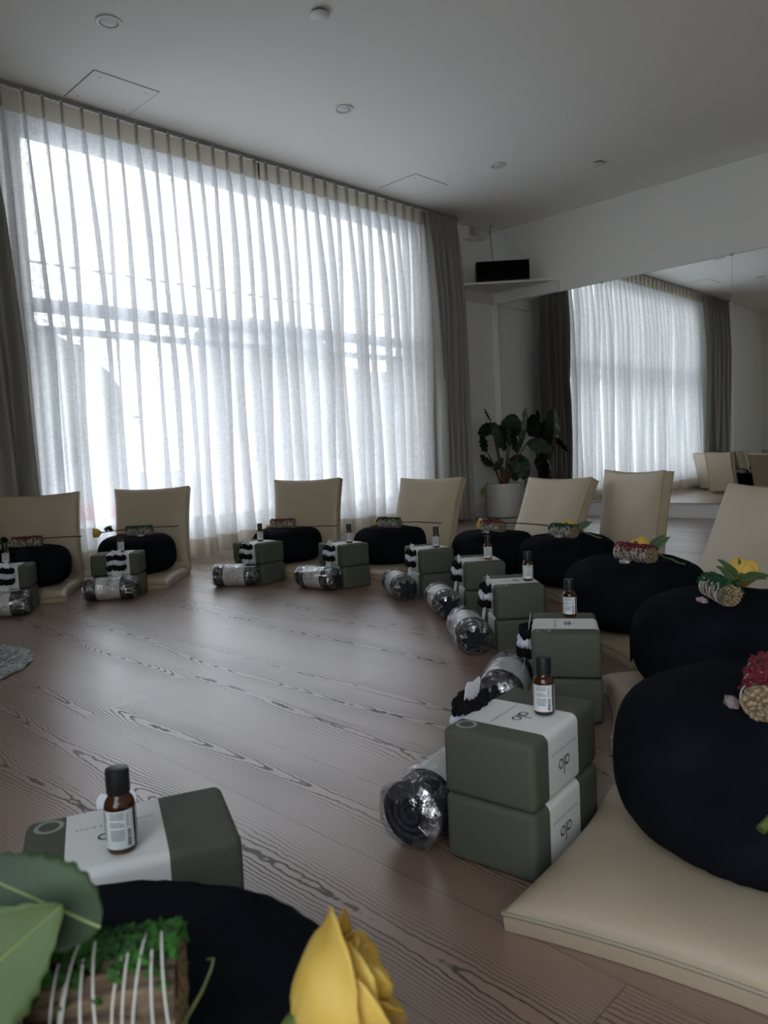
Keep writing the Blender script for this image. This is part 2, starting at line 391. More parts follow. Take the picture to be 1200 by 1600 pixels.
mx = N.new('ShaderNodeMixShader'); mx.inputs[0].default_value = .05; L.new(t.outputs[0], mx.inputs[1]); L.new(g.outputs[0], mx.inputs[2]); L.new(mx.outputs[0], N['Material Output'].inputs[0])
MB().box(WX0 + .05 - cxw, WX1 - .05 - cxw, .004, .010, .05, WZ1 - WZ0 - .05).build('glass_pane', gm, wn, smooth=False)
w2 = empty('added_window', (XL - .07, (BW[0] + BW[1]) / 2, BW[2]), pi / 2); struct(w2); hw = (BW[1] - BW[0]) / 2; hh2 = BW[3] - BW[2]  # unseen window, added to bring extra daylight onto the near settings
f = MB()
for a in ((-hw, -hw + .05, 0, hh2), (hw - .05, hw, 0, hh2), (-hw, hw, 0, .05), (-hw, hw, hh2 - .05, hh2), (-.03, .03, 0, hh2)): f.box(a[0], a[1], -.02, .03, a[2], a[3])
f.build('window_frame', M['frame'], w2, smooth=False, fix=False)
MB().box(-hw + .05, hw - .05, .004, .010, .05, hh2 - .05).build('glass_pane', gm, w2, smooth=False)
# baseboards (stepped top)
def base(name, x0, x1, y0, y1, ix, iy):
    m = MB(); m.box(x0, x1, y0, y1, 0, .10)
    m.box(x0 + (.004 if ix > 0 else 0), x1 - (.004 if ix < 0 else 0), y0 + (.004 if iy > 0 else 0), y1 - (.004 if iy < 0 else 0), .10, .117)
    struct(m.build(name, M['trimwhite'], smooth=False, fix=False))
base('baseboard_right', XM - .016, XM, YB, YW - .016, 1, 0)
base('baseboard_front', XL, XM, YW - .016, YW, 0, 1)
base('baseboard_left', XL, XL + .016, YB, YW - .016, -1, 0)
# corner bead between mirror and window wall
struct(MB().box(XM - .022, XM, YW - .06, YW, .117, 1.97).build('trim_1', M['white'], smooth=False))

# mirror: four tall panels with thin joints
MY, MP = -.013, .006          # the panels hang very slightly out of true
def mirror_panel(y0, y1, label):
    t = empty('wall_mirror', (XM - .034 + ((y0 + y1) / 2 - 2.6) * sin(-MY), (y0 + y1) / 2, .12)); t.rotation_euler = (0, MP, MY)
    c = (y0 + y1) / 2
    MB().box(-.003, .003, y0 - c + .0009, y1 - c - .0009, 0, 1.85).build('mirror_glass', M['mirror'], t, smooth=False)
    e = MB(); e.box(-.0036, .003, y0 - c - .0009, y0 - c + .0009, 0, 1.85); e.box(-.0036, .003, y0 - c, y1 - c, 1.85, 1.853)
    e.build('polished_edge', M['seam'], t, smooth=False, fix=False)
    cl = MB(); cl.box(-.008, .003, y0 - c - .012, y0 - c + .012, 1.845, 1.862); cl.build('mirror_clip', M['seam'], t, smooth=False)
    tag(t, label, 'mirror', 'wall mirror panels')
mirror_panel(3.133, 4.198, 'tall frameless mirror panel nearest the corner, behind the potted plant')
mirror_panel(2.077, 3.133, 'tall frameless mirror panel in the middle, showing most of the bright curtain')
mirror_panel(1.02, 2.077, 'tall frameless mirror panel at the right edge of the photo')

# corner shelf
sh = empty('corner_shelf', (XM, YW, 2.0))
V = [(-.004, -.004), (-.63, -.004), (-.004, -.71)]
m = MB(); V2 = [(x, y, z) for z in (.078, .096) for x, y in V]
m.add(V2, [(0, 2, 1), (3, 4, 5), (0, 1, 4, 3), (1, 2, 5, 4), (2, 0, 3, 5)]); m.build('shelf_board', M['white'], sh, smooth=False)
MB().box(-.63, -.024, -.022, -.002, -.02, .0779).build('apron', M['white'], sh, smooth=False)
MB().box(-.024, -.003, -.71, -.022, -.02, .0779).build('apron', M['white'], sh, smooth=False)
tag(sh, 'white triangular shelf mounted high in the corner above the mirror', 'shelf')
# speaker on the shelf
ax = Vector((.66, -.75, 0)).normalized()
sp = empty('speaker', (5.66, 3.95, 2.0965), atan2(ax.y, ax.x))
rounded_box('cabinet', M['black'], -.235, .235, -.065, .085, 0, .175, .008, 2, sp)
rounded_box('grille', M['mesh'], -.228, .228, -.074, -.064, .007, .168, .004, 2, sp)
tag(sp, 'long black loudspeaker resting on the white corner shelf', 'speaker')
# cables from speaker to ceiling
MB().tube([(5.62, 4.01, 2.275), (5.63, 4.03, 2.34), (5.665, 4.06, 2.45), (5.68, 4.08, 2.55), (5.72, 4.10, 2.638)], .0035).build('speaker_cable', M['black'])
tag(bpy.data.objects['speaker_cable'], 'thin black cable running from the loudspeaker up to the ceiling', 'cable')
o = MB().tube([(5.83, 3.80, 2.275), (5.80, 3.90, 2.42), (5.76, 4.03, 2.60), (5.745, 4.07, 2.635), (5.71, 4.10, 2.62), (5.66, 4.12, 2.50)], .004).build('white_cable', M['wire'])
tag(o, 'thin white cord slanting from the ceiling to behind the loudspeaker', 'cable')
# emergency light
em = empty('emergency_light', (5.60, YW, 2.575))
rounded_box('housing', M['trimwhite'], -.085, .075, -.055, -.001, -.06, .06, .008, 2, em)
s_ = MB()
for k in range(4): s_.box(-.060 + k * .004, .02 + k * .004, -.0585, -.0548, .035 - k * .018, .041 - k * .018)
s_.build('louvre', M['shadowgap'], em, smooth=False, fix=False)
MB().lathe([(.004, 0), (.004, .003), (.001, .004)], 10, Matrix.Translation((.01, -.0545, -.042)) @ Matrix.Rotation(pi / 2, 4, 'X')).build('indicator', M['red'], em)
rounded_box('lamp_head', M['trimwhite'], .088, .150, -.075, -.020, -.045, .045, .01, 2, em)
MB().box(.074, .089, -.045, -.025, -.015, .015).build('lamp_arm', M['trimwhite'], em, smooth=False)
tag(em, 'white emergency light with a red indicator high on the wall beside the curtain', 'light')
# recessed downlights
def downlight(x, y, label):
    t = empty('ceiling_light', (x, y, H))
    MB().lathe([(.042, -.0005), (.058, -.0005), (.060, -.003), (.056, -.007), (.044, -.006), (.0415, -.002)], 40).build('trim_ring', M['white'], t)
    MB().lathe([(.042, -.001), (.038, -.0015), (.036, -.003), (.0, -.0035)], 32).build('lens', M['lamp'], t)
    g = MB().lathe([(.0425, -.0008), (.0425, -.0035), (.0375, -.0035), (.0365, -.0008)], 32); g.build('baffle', mat('light baffle', (.30, .30, .29), .6) if 'baf' not in M else M['baf'], t)
    tag(t, label, 'ceiling light', 'recessed ceiling lights')
downlight(1.746, 3.322, 'round recessed ceiling light at the top left above the curtain')
downlight(3.152, 3.271, 'round recessed ceiling light near the middle of the photo')
downlight(4.593, 3.209, 'round recessed ceiling light farthest away, nearest the corner')
def cover(x, y, label, r=.044):
    t = empty('sprinkler_cover', (x, y, H))
    MB().lathe([(r * .8, 0), (r * .8, -.010), (r, -.011), (r, -.015), (r * .9, -.018), (0, -.019)], 32).build('cover_plate', M['white'], t)
    MB().lathe([(r * .84, -.0002), (r * .84, -.006), (r * .7, -.006)], 32).build('collar', M['shadowgap'], t)
    tag(t, label, 'sprinkler', 'round ceiling caps')
cover(2.421, 2.640, 'small white round cap on the ceiling at the top of the photo')
cover(5.136, 2.717, 'small white round cap on the ceiling near the mirror wall')
def hatch(x, y, s, label):
    t = empty('ceiling_hatch', (x + s / 2, y + s / 2, H))
    MB().box(-s / 2, s / 2, -s / 2, s / 2, -.0030, -.0005).build('panel', M['ceil'], t, smooth=False)
    g = MB(); k = .0035
    for a in ((-s / 2 - k, s / 2 + k, -s / 2 - k, -s / 2), (-s / 2 - k, -s / 2, -s / 2, s / 2), (s / 2, s / 2 + k, -s / 2, s / 2), (-s / 2 - k, s / 2 + k, s / 2, s / 2 + k)):
        g.box(*a, -.0018, -.0003)
    g.build('panel_gap', M['shadowgap'], t, smooth=False, fix=False)
    for sx in (-1, 1):
        for sy in (-1, 1): MB().lathe([(.004, -.003), (.004, -.0042), (0, -.0046)], 8, Matrix.Translation((sx * (s / 2 - .05), sy * (s / 2 - .05), 0))).build('screw', M['shadowgap'], t)
    tag(t, label, 'access panel', 'ceiling access panels')
hatch(1.88, 3.765, .36, 'square flush ceiling access panel above the left curtain')
hatch(4.245, 3.69, .36, 'square flush ceiling access panel near the far corner')
# round fixture on the left wall, seen in the mirror
wf = empty('wall_fixture', (XL, 4.04, 2.42))
MB().lathe([(.0, .0), (.05, .001), (.052, .03), (.03, .05), (0, .052)], 20, Matrix.Rotation(pi / 2, 4, 'Y')).build('mount', M['black'], wf)
for k in (-1, 1): MB().lathe([(.02, .03), (.05, .06), (.052, .09), (0, .10)], 20, Matrix.Translation((0, k * .045, 0)) @ Matrix.Rotation(pi / 2, 4, 'Y')).build('lamp_head', M['trimwhite'], wf)
tag(wf, 'small twin-headed wall fixture seen only in the mirror at the right edge', 'light')

# ------------------------------------------------------------------ curtains
YC = 4.165
def curtain(name, x0, x1, n, z0, z1, M1, label, cat, seed, parts=True, flare=1., lean=0.):
    rnd = random.Random(seed); p = (x1 - x0) / n
    pl = [dict(dx=rnd.uniform(-.006, .006), w=rnd.uniform(.8, 1.3), d=rnd.uniform(.75, 1.25), dr=rnd.uniform(-.035, .035), b=rnd.uniform(.05, .25), h=rnd.uniform(-.018, .012), ph=rnd.uniform(0, 6)) for _ in range(n)]
    NP = 16; t = empty(name, ((x0 + x1) / 2, YC, z0)); cx = (x0 + x1) / 2
    def prof(u, z):
        k = min(n - 1, int(u * n)); s = u * n - k; q = pl[k]
        f = max(0., min(1., (z1 - z - .10) / 1.3)); f = f ** .6 if f > 0 else 0     # 0 at the pinch, 1 low down
        if z > z1 - .10: f = 0
        w_ = (.010 + (.034 * q['w']) * f) * flare; d = (.034 + .050 * q['d'] * min(1, f * 1.6)) * flare
        xc = x0 + (k + .5) * p + q['dx'] + q['dr'] * f * f + lean * f
        fl = (p - .010) / 2
        a = .30; 
        xl = x0 + k * p + ((q['dr'] + pl[k - 1]['dr']) / 2 if k > 0 else 0) * f * f + lean * f; xr = x0 + (k + 1) * p + ((q['dr'] + pl[k + 1]['dr']) / 2 if k < n - 1 else 0) * f * f + lean * f
        if s < a:
            e = s / a; x = xl + (xc - w_ / 2 - xl) * e; y = .010 * f * sin(e * pi) * q['d'] 
        elif s > 1 - a:
            e = (s - 1 + a) / a; x = xc + w_ / 2 + (xr - xc - w_ / 2) * e; y = .010 * f * sin(e * pi)
        else:
            e = (s - a) / (1 - 2 * a) * 2 - 1
            x = xc + w_ * (.5 * e + q['b'] * f * sin(pi * e)); y = -d * (.5 + .5 * cos(pi * e))
            x += .012 * f * sin(q['ph'] + z * 3) * (.5 + .5 * cos(pi * e))
        y += .012 * f * sin(u * n * 1.7 + q['ph'] * .1 + z * 2.2)
        return (x - cx, y, z - z0)
    def piece(nm, za, zb, rows, m, off=0.):
        mb = MB()
        def fn(u, v):
            z = za + (zb - za) * v
            k = min(n - 1, int(u * n)); hz = pl[k]['h'] * max(0, 1 - (z - z0) / .3) if z < z0 + .3 else 0
            x, y, zz = prof(u, z); return (x, y + off, zz + hz * (1 if z < z0 + .3 else 0))
        mb.grid(fn, n * NP, rows); return mb.build(nm, m, t, sharp=180, fix=False)
    if parts:
        piece('sheer_fabric', z0 + .105, z1 - .115, 34, M1)
        piece('heading_tape', z1 - .115, z1, 6, M['sheer2'])
        piece('bottom_hem', z0, z0 + .105, 4, M['sheer2'])
        hk = MB()
        for k in range(n):
            x = x0 + (k + .5) * p - cx + pl[k]['dx']
            hk.box(x - .003, x + .003, -.012, .0, z1 - z0 - .01, z1 - z0 + .022)
            hk.box(x - p / 2 + .012, x + p / 2 - .012, -.004, -.001, z1 - z0 + .003, z1 - z0 + .0065)
        hk.build('curtain_hook', M['hook'], t, smooth=False, fix=False)
    else:
        piece('drape_fabric', z0, z1, 34, M1)
    tag(t, label, cat, 'pleated window curtains')
    return t
ZC = 2.612
curtain('sheer_curtain', 1.50, 3.20, 16, .050, ZC, M['sheer'], 'left sheer white pinch-pleated curtain over the window', 'curtain', 3)
curtain('sheer_curtain', 3.185, 4.88, 16, .042, ZC, M['sheer'], 'right sheer white pinch-pleated curtain over the window', 'curtain', 5)
curtain('blackout_drape', .62, 1.47, 8, .02, ZC, M['drape'], 'opaque grey drape gathered at the left end of the curtain rail', 'curtain', 8, parts=False, flare=1.3, lean=.09)
curtain('blackout_drape', 4.86, 5.30, 6, .02, ZC, M['drape'], 'opaque grey drape gathered at the right end of the curtain rail', 'curtain', 9, parts=False, flare=1.2, lean=.03)
tr = MB(); tr.box(.55, 5.32, YC - .016, YC + .016, H - .014, H - .0005); tr.box(.55, 5.32, YC - .010, YC + .010, H - .020, H - .014)
tag(tr.build('curtain_track', M['track'], smooth=False, fix=False), 'slim grey ceiling track the curtains hang from', 'curtain rail')

# ------------------------------------------------------------------ outside
M['asphalt'] = mat('asphalt', (.44, .45, .46), .9)
M['bldg'] = two_tone('grey building wall', (.34, .36, .39), (.38, .40, .43), .6)
M['bldg2'] = two_tone('tan building wall', (.42, .36, .32), (.46, .40, .36), .6)
M['roofm'] = mat('roof', (.15, .16, .18), .9)
M['tree'] = two_tone('tree foliage', (.06, .09, .07), (.10, .13, .09), 1.5)
M['kerb'] = mat('red kerb paint', (.42, .05, .05), .8)
M['pane'] = mat('dark window', (.07, .08, .10), .2)
struct(MB().box(-60, 90, -60, 120, -.45, -.40).build('ground', M['asphalt'], smooth=False))
def house(x, y, w_, d, h_, m, label, gable=0, nm='building'):
    t = empty(nm, (x, y, -.40))
    MB().box(-w_ / 2, w_ / 2, 0, d, 0, h_).build('wall', m, t, smooth=False)
    if gable:
        MB().add([(-w_ / 2 - .3, -.3, h_), (w_ / 2 + .3, -.3, h_), (w_ / 2 + .3, d, h_), (-w_ / 2 - .3, d, h_), (0, -.3, h_ + gable), (0, d, h_ + gable)],
                 [(0, 1, 4), (2, 3, 5), (0, 4, 5, 3), (1, 2, 5, 4), (0, 3, 2, 1)]).build('roof', M['roofm'], t, smooth=False)
    else: MB().box(-w_ / 2 - .15, w_ / 2 + .15, -.15, d, h_, h_ + .3).build('roof', M['roofm'], t, smooth=False)
    for k in range(max(2, int(w_ / 2.4))):
        for z in ([1.2, 4.2] if h_ > 5.5 else [1.2]):
            xx = -w_ / 2 + (k + .5) * w_ / max(2, int(w_ / 2.4)); MB().box(xx - .45, xx + .45, -.06, .02, z, z + 1.3).build('window', M['pane'], t, smooth=False)
    tag(t, label, 'building', 'buildings beyond the window'); return t
house(8.8, 22, 5, 6, 2.5, M['bldg'], 'hazy gabled building outside, seen through the left curtain', 1.0)
house(19.3, 25, 2.0, 4, 6.4, M['bldg'], 'tall hazy block outside, seen through the curtain where the two sheers meet')
house(31.5, 27, 8, 7, 4.9, M['bldg'], 'low hazy building outside, seen through the right curtain')
house(31.5, 19.5, 3.6, 6, 4.2, M['bldg2'], 'tan building outside, seen at the right end of the curtain')
def tree(x, y, h_, r, label, seed):
    t = empty('tree', (x, y, -.40)); rr = random.Random(seed)
    MB().tube([(0, 0, 0), (.05, .02, h_ * .3), (0, 0, h_ * .6)], lambda q: .16 - .08 * q, 8).build('trunk', M['darkstem'], t)
    bm = bmesh.new()
    for k in range(9):
        a = rr.uniform(0, 6.28); q = rr.uniform(0, r * .6)
        bmesh.ops.create_icosphere(bm, subdivisions=3, radius=r * rr.uniform(.4, .65), matrix=Matrix.Translation((q * cos(a), q * sin(a), h_ * rr.uniform(.45, .85))))
    for v in bm.verts: v.co += v.normal * (noise.noise(v.co * 1.3) * .35 + noise.noise(v.co * 4) * .18)
    me = bpy.data.meshes.new('crown'); bm.to_mesh(me); bm.free(); me.materials.append(M['tree'])
    o = bpy.data.objects.new('crown', me); COL.objects.link(o); o.parent = t
    tag(t, label, 'tree', 'trees beyond the window')
tree(6.6, 17.5, 4.2, 2.2, 'blurred tree outside behind the far left of the curtain', 1)
tree(14.6, 17, 4.0, 2.2, 'blurred tree outside left of where the sheers meet', 2)
tree(20.5, 16.5, 4.1, 2.3, 'blurred tree outside behind the right sheer curtain', 3)
tree(26.0, 17.0, 3.6, 2.0, 'blurred low tree outside toward the right end of the curtain', 4)
tag(MB().box(3, 8, 14.5, 14.75, -.40, -.1).build('painted_kerb', M['kerb'], smooth=False), 'red painted kerb outside, seen low through the left curtain', 'kerb')
o = MB().tube([(-8 + 5 * i, 14, 4.3 + .012 * (i - 5) ** 2) for i in range(12)], .022, 6).build('power_line', M['black'])
tag(o, 'thin dark overhead wire outside the window', 'power line')

# ------------------------------------------------------------------ world light: bright overcast sky
wd = bpy.data.worlds.new('overcast sky'); S.world = wd; wd.use_nodes = True
N = wd.node_tree.nodes; L = wd.node_tree.links; bg = N['Background']
tc = N.new('ShaderNodeTexCoord'); sx = N.new('ShaderNodeSeparateXYZ'); L.new(tc.outputs['Generated'], sx.inputs[0])
rp = N.new('ShaderNodeValToRGB'); rp.color_ramp.elements[0].position = 0.; rp.color_ramp.elements[0].color = (1., .99, .97, 1)
rp.color_ramp.elements[1].position = .7; rp.color_ramp.elements[1].color = (.80, .86, 1.0, 1)
L.new(sx.outputs['Z'], rp.inputs['Fac']); L.new(rp.outputs[0], bg.inputs[0]); bg.inputs[1].default_value = 5.0

# ------------------------------------------------------------------ things of a place setting
def pad(mb, Wd, Ln, seam, puff, drop, mx, ears=.012, n=26, pin=.35):
    """padded panel: puffed top above a seam line, straight side panel below, x across, y 0..Ln"""
    def out(u, v):
        x = Wd / 2 * u * (1 - ears / (Wd / 2) * (1 - v * v) * 1.0); y = Ln / 2 + Ln / 2 * v * (1 - ears / (Ln / 2) * (1 - u * u) * 1.0)
        return x, y
    def top(a, b_):
        u = sin((a * 2 - 1) * pi / 2); v = sin((b_ * 2 - 1) * pi / 2); x, y = out(u, v)
        e = max(0, (1 - u ** 4) * (1 - v ** 4))
        wr = noise.noise(Vector((x * 9 + Ln, y * 9, 3))) * .004 * e + noise.noise(Vector((x * 30, y * 30, 1))) * .0012 * e
        return (x, y, seam + puff * e ** pin + wr)
    def bot(a, b_):
        u = sin((a * 2 - 1) * pi / 2); v = sin((b_ * 2 - 1) * pi / 2); x, y = out(u * .985, v)
        return (x, y, seam - drop)
    mb.grid(top, n, n, mx=mx); mb.grid(bot, n, n, mx=mx, flip=True)
    per = [(i / n, 0) for i in range(n)] + [(1, i / n) for i in range(n)] + [(1 - i / n, 1) for i in range(n)] + [(0, 1 - i / n) for i in range(n)]
    A = [top(*q) for q in per]; B = [bot(*q) for q in per]; k = len(A)
    mb.add(A + [((a[0] * .5 + c[0] * .5) * 1.004, a[1], (a[2] + c[2]) / 2) for a, c in zip(A, B)] + B,
           [(i, (i + 1) % k, k + (i + 1) % k, k + i) for i in range(k)] + [(k + i, k + (i + 1) % k, 2 * k + (i + 1) % k, 2 * k + i) for i in range(k)], mx)
    return [mx @ Vector(p) for p in A], [mx @ Vector(p) for p in B]

def floor_chair(i, base, phi, lean, label, W_=.42, emblem=False, Ls=.46, group='beige floor chairs in the circle'):
    rz = radians(phi - 90)
    t = empty('floor_chair', (base[0], base[1], 0), rz)
    m = MB(); A, B = pad(m, W_, Ls, .026, .042, .0250, Matrix.Translation((0, -Ls, 0)), ears=.018, pin=.42)
    s_ = m.build('seat_cushion', M['leather'], t)
    p_ = MB(); p_.tube(A, .0032, 6, True); p_.build('seat_piping', M['piping'], s_)
    le = radians(lean); m = MB()
    mx = frame((0, .005, .030), (1, 0, 0), (0, -cos(le), sin(le)))
    A, B = pad(m, W_, .47, .024, .020, .048, mx, n=26)
    k_ = m.build('backrest', M['leather'], t)
    p_ = MB(); p_.tube(A, .0028, 6, True); p_.tube(B, .0028, 6, True); p_.build('back_piping', M['piping'], k_)
    # soft fold where seat and back meet
    f_ = MB(); f_.grid(lambda u, v: (-W_ / 2 * .94 + W_ * .94 * u, -.020 + .024 * cos(2 * pi * v) * (1 + .2 * noise.noise(Vector((u * 9, v * 3, i)))), .050 + .024 * sin(2 * pi * v) + .003 * noise.noise(Vector((u * 14, 2, i)))), 24, 12, cv=True)
    f_.build('hinge_fold', M['leather'], t)
    if emblem:
        e_ = MB(); q = mx @ Matrix.Translation((0, .40, .0455)); flat_ring(e_, 0, 0, .018, .006, q, 16); e_.build('emblem', M['emblem'], k_)
    tag(t, label, 'floor chair', group); return t

def zafu(i, c, R, Ht, label, base=.058, phi=0., group='round black meditation cushions'):
    t = empty('meditation_cushion', (c[0], c[1], base), radians(phi - 90))
    sd = i * 13.7
    def P(u, v, k=1.):
        th = 2 * pi * u; ph = -pi / 2 + pi * v
        n1, n2 = .46, .74
        r = R * abs(cos(ph)) ** n1; z = Ht / 2 * (1 + (1 if ph > 0 else -1) * abs(sin(ph)) ** n2)
        lat = abs(ph) / (pi / 2)
        g = math.exp(-((lat - .52) / .17) ** 2)
        r *= 1 + .013 * g * (.35 + .65 * abs(noise.noise(Vector((cos(th) * 3, sin(th) * 3, sd + 7)))) * 2) * sin(31 * th + 6 * noise.noise(Vector((cos(th) * 2, sin(th) * 2, sd)))) * k - .020 * math.exp(-((lat - .62) / .03) ** 2)
        x, y = r * cos(th), r * sin(th)
        w_ = noise.noise(Vector((x * 7, y * 7, sd))) * .010 + noise.noise(Vector((x * 20, y * 20, sd))) * .003
        if ph > 0: z += w_ * sin(ph) - .010 * math.exp(-(r / (R * .5)) ** 2)
        r2 = 1 + noise.noise(Vector((cos(th) * 1.6, sin(th) * 1.6, z * 8 + sd))) * .022
        return (x * r2, y * r2, max(0, z))
    m = MB(); m.grid(P, 136, 44, cu=True); b_ = m.build('cushion_body', M['zafu'], t, sharp=180)
    for v in (.80, .205):
        q = MB(); q.tube([Vector(P(k / 90, v)) * 1.0 + Vector((0, 0, 0)) for k in range(90)], .0016, 5, True); q.build('seam', M['zafu'], b_)
    # carry strap on the side facing the ring's centre
    a0 = -pi / 2 - .25
    q = MB(); q.grid(lambda u, v: ((R * 1.012) * cos(a0 + (u - .5) * .13), (R * 1.012) * sin(a0 + (u - .5) * .13), Ht * (.22 + .5 * v)), 3, 6)
    q.build('side_strap', M['zafu'], t, thick=.003)
    tag(t, label, 'cushion', group); return t

# --- yoga block
BX, BY, BZ = .229, .152, .102
def make_block():
    t = empty('yoga_block')
    rounded_box('foam_body', M['foam'], -BX / 2, BX / 2, -BY / 2, BY / 2, 0, BZ, .011, 4, t)
    x0, x1 = -.036, .069; r = .012; e = .0007; sec = []
    for cx_, cy_, a0 in ((BY / 2 - r, BZ - r, 0), (-BY / 2 + r, BZ - r, 90), (-BY / 2 + r, r, 180), (BY / 2 - r, r, 270)):
        for k in range(6):
            a = radians(a0 + 18 * k); sec.append((cx_ + (r + e) * cos(a), cy_ + (r + e) * sin(a)))
    sec = [(y, max(.0002, z)) for y, z in sec]
    m = MB(); n = len(sec); V = [(x0, y, min(z, BZ + .0004)) for y, z in sec] + [(x1, y, min(z, BZ + .0004)) for y, z in sec]
    m.add(V, [(i, (i + 1) % n, n + (i + 1) % n, n + i) for i in range(n)])
    band = m.build('paper_band', M['paper'], t, sharp=50)
    cx_ = (x0 + x1) / 2; d = .0010
    top = frame((cx_, 0, BZ + .0009), (1, 0, 0), (0, 0, 1))
    outw = frame((cx_, BY / 2 + d, .046), (1, 0, 0), (0, 1, 0)); inw = frame((cx_, -BY / 2 - d, .052), (-1, 0, 0), (0, -1, 0))
    def F(mx, x, y): return mx @ Matrix.Translation((x, y, 0))
    for mx_, yl in ((top, -.022), (outw, -.022), (inw, .026)):
        g = MB(); logo_into(g, .0155, F(mx_, 0, .006 if mx_ is top else 0)); g.build('logo', M['ink'], band, smooth=False, fix=False)
        g = MB(); text_into(g, 'UPLIFTING YOGA BLOCK', .0058, F(mx_, 0, yl), 1.35); g.build('lettering', M['ink'], band, smooth=False, fix=False)
    g = MB(); flat_ring(g, 0, 0, .0165, .0052, frame((BX / 2 - .027, -BY / 2 + .028, BZ + .0006), (1, 0, 0), (0, 0, 1)), 32)
    g.build('ring_mark', M['ring'], t, smooth=False, fix=False)
    return t
BLOCK = make_block()

# --- essential oil bottle
def make_bottle():
    t = empty('oil_bottle'); R = .0150
    MB().lathe([(.0, .001), (.011, .0), (.0138, .0012), (R, .004), (R, .046), (.0143, .0500), (.0122, .0535), (.0098, .0562), (.0094, .058), (.0094, .062), (0, .062)], 36).build('glass_body', M['amber'], t)
    MB().lathe([(.0, .003), (.0125, .003), (.0128, .044), (0, .044)], 24).build('oil', mat('dark oil', (.02, .008, .002), .2), t)
    pr = [(.0100, .0582), (.0114, .0585), (.0117, .060), (.0117, .080), (.0112, .0822), (.0100, .0828), (0, .0829)]
    c = MB(); n = 48
    V = []; Fc = []
    for r, z in pr:
        for i in range(n):
            q = r * (1 - (.025 if (i % 2 and .0595 < z < .081) else 0)); V.append((q * cos(2 * pi * i / n), q * sin(2 * pi * i / n), z))
    for j in range(len(pr) - 1):
        for i in range(n): Fc.append((j * n + i, j * n + (i + 1) % n, (j + 1) * n + (i + 1) % n, (j + 1) * n + i))
    Fc.append(tuple(range(n))[::-1])
    c.add(V, Fc); c.build('screw_cap', M['cap'], t)
    def cyl(mb, a0, a1, z0, z1, r, k=10):
        mb.grid(lambda u, v: (r * cos(a0 + (a1 - a0) * u), r * sin(a0 + (a1 - a0) * u), z0 + (z1 - z0) * v), k, 1)
    D = radians
    lb = MB(); cyl(lb, D(-145), D(28), .0065, .0445, R + .0003, 24); cyl(lb, D(42), D(150), .0065, .0445, R + .0003, 18)
    L_ = lb.build('label', M['blabel'], t, fix=False)
    g = MB(); rr = random.Random(4)
    for k in range(15):                                # lines of small print, ragged right
        if k in (4, 8): continue
        z = .0425 - k * .0019
        a = -62
        end = rr.uniform(-28, -8) if k % 3 == 2 else -10
        while a < end:
            w_ = rr.uniform(2.5, 8); cyl(g, D(a), D(min(end, a + w_)), z - .0005, z + .00035, R + .0005, 1); a += w_ + 1.2
    for k in range(22):                               # second column turned sideways
        a = -2 + (k % 3) * 3.2; z = .0415 - (k // 3) * .0019
        cyl(g, D(a), D(a + 1.3), z - .0013, z, R + .0005, 1)
    z = .0250
    while z > .0095:                                  # barcode
        h_ = rr.choice((.0003, .0006, .0009)); cyl(g, D(-1), D(13), z - h_, z, R + .0005, 3); z -= h_ + rr.choice((.0003, .0005))
    for k in range(16):
        z = .0420 - k * .0021; a = 50
        while a < 122:
            w_ = rr.uniform(3, 9); cyl(g, D(a), D(a + w_), z - .0005, z + .0003, R + .0005, 1); a += w_ + 1.5
    for k in range(12):
        z = .0420 - k * .0025; a = -130
        while a < -85:
            w_ = rr.uniform(3, 9); cyl(g, D(a), D(a + w_), z - .0006, z + .0004, R + .0005, 1); a += w_ + 2
    g.build('small_print', M['ink'], L_, smooth=False, fix=False)
    return t
BOTTLE = make_bottle()

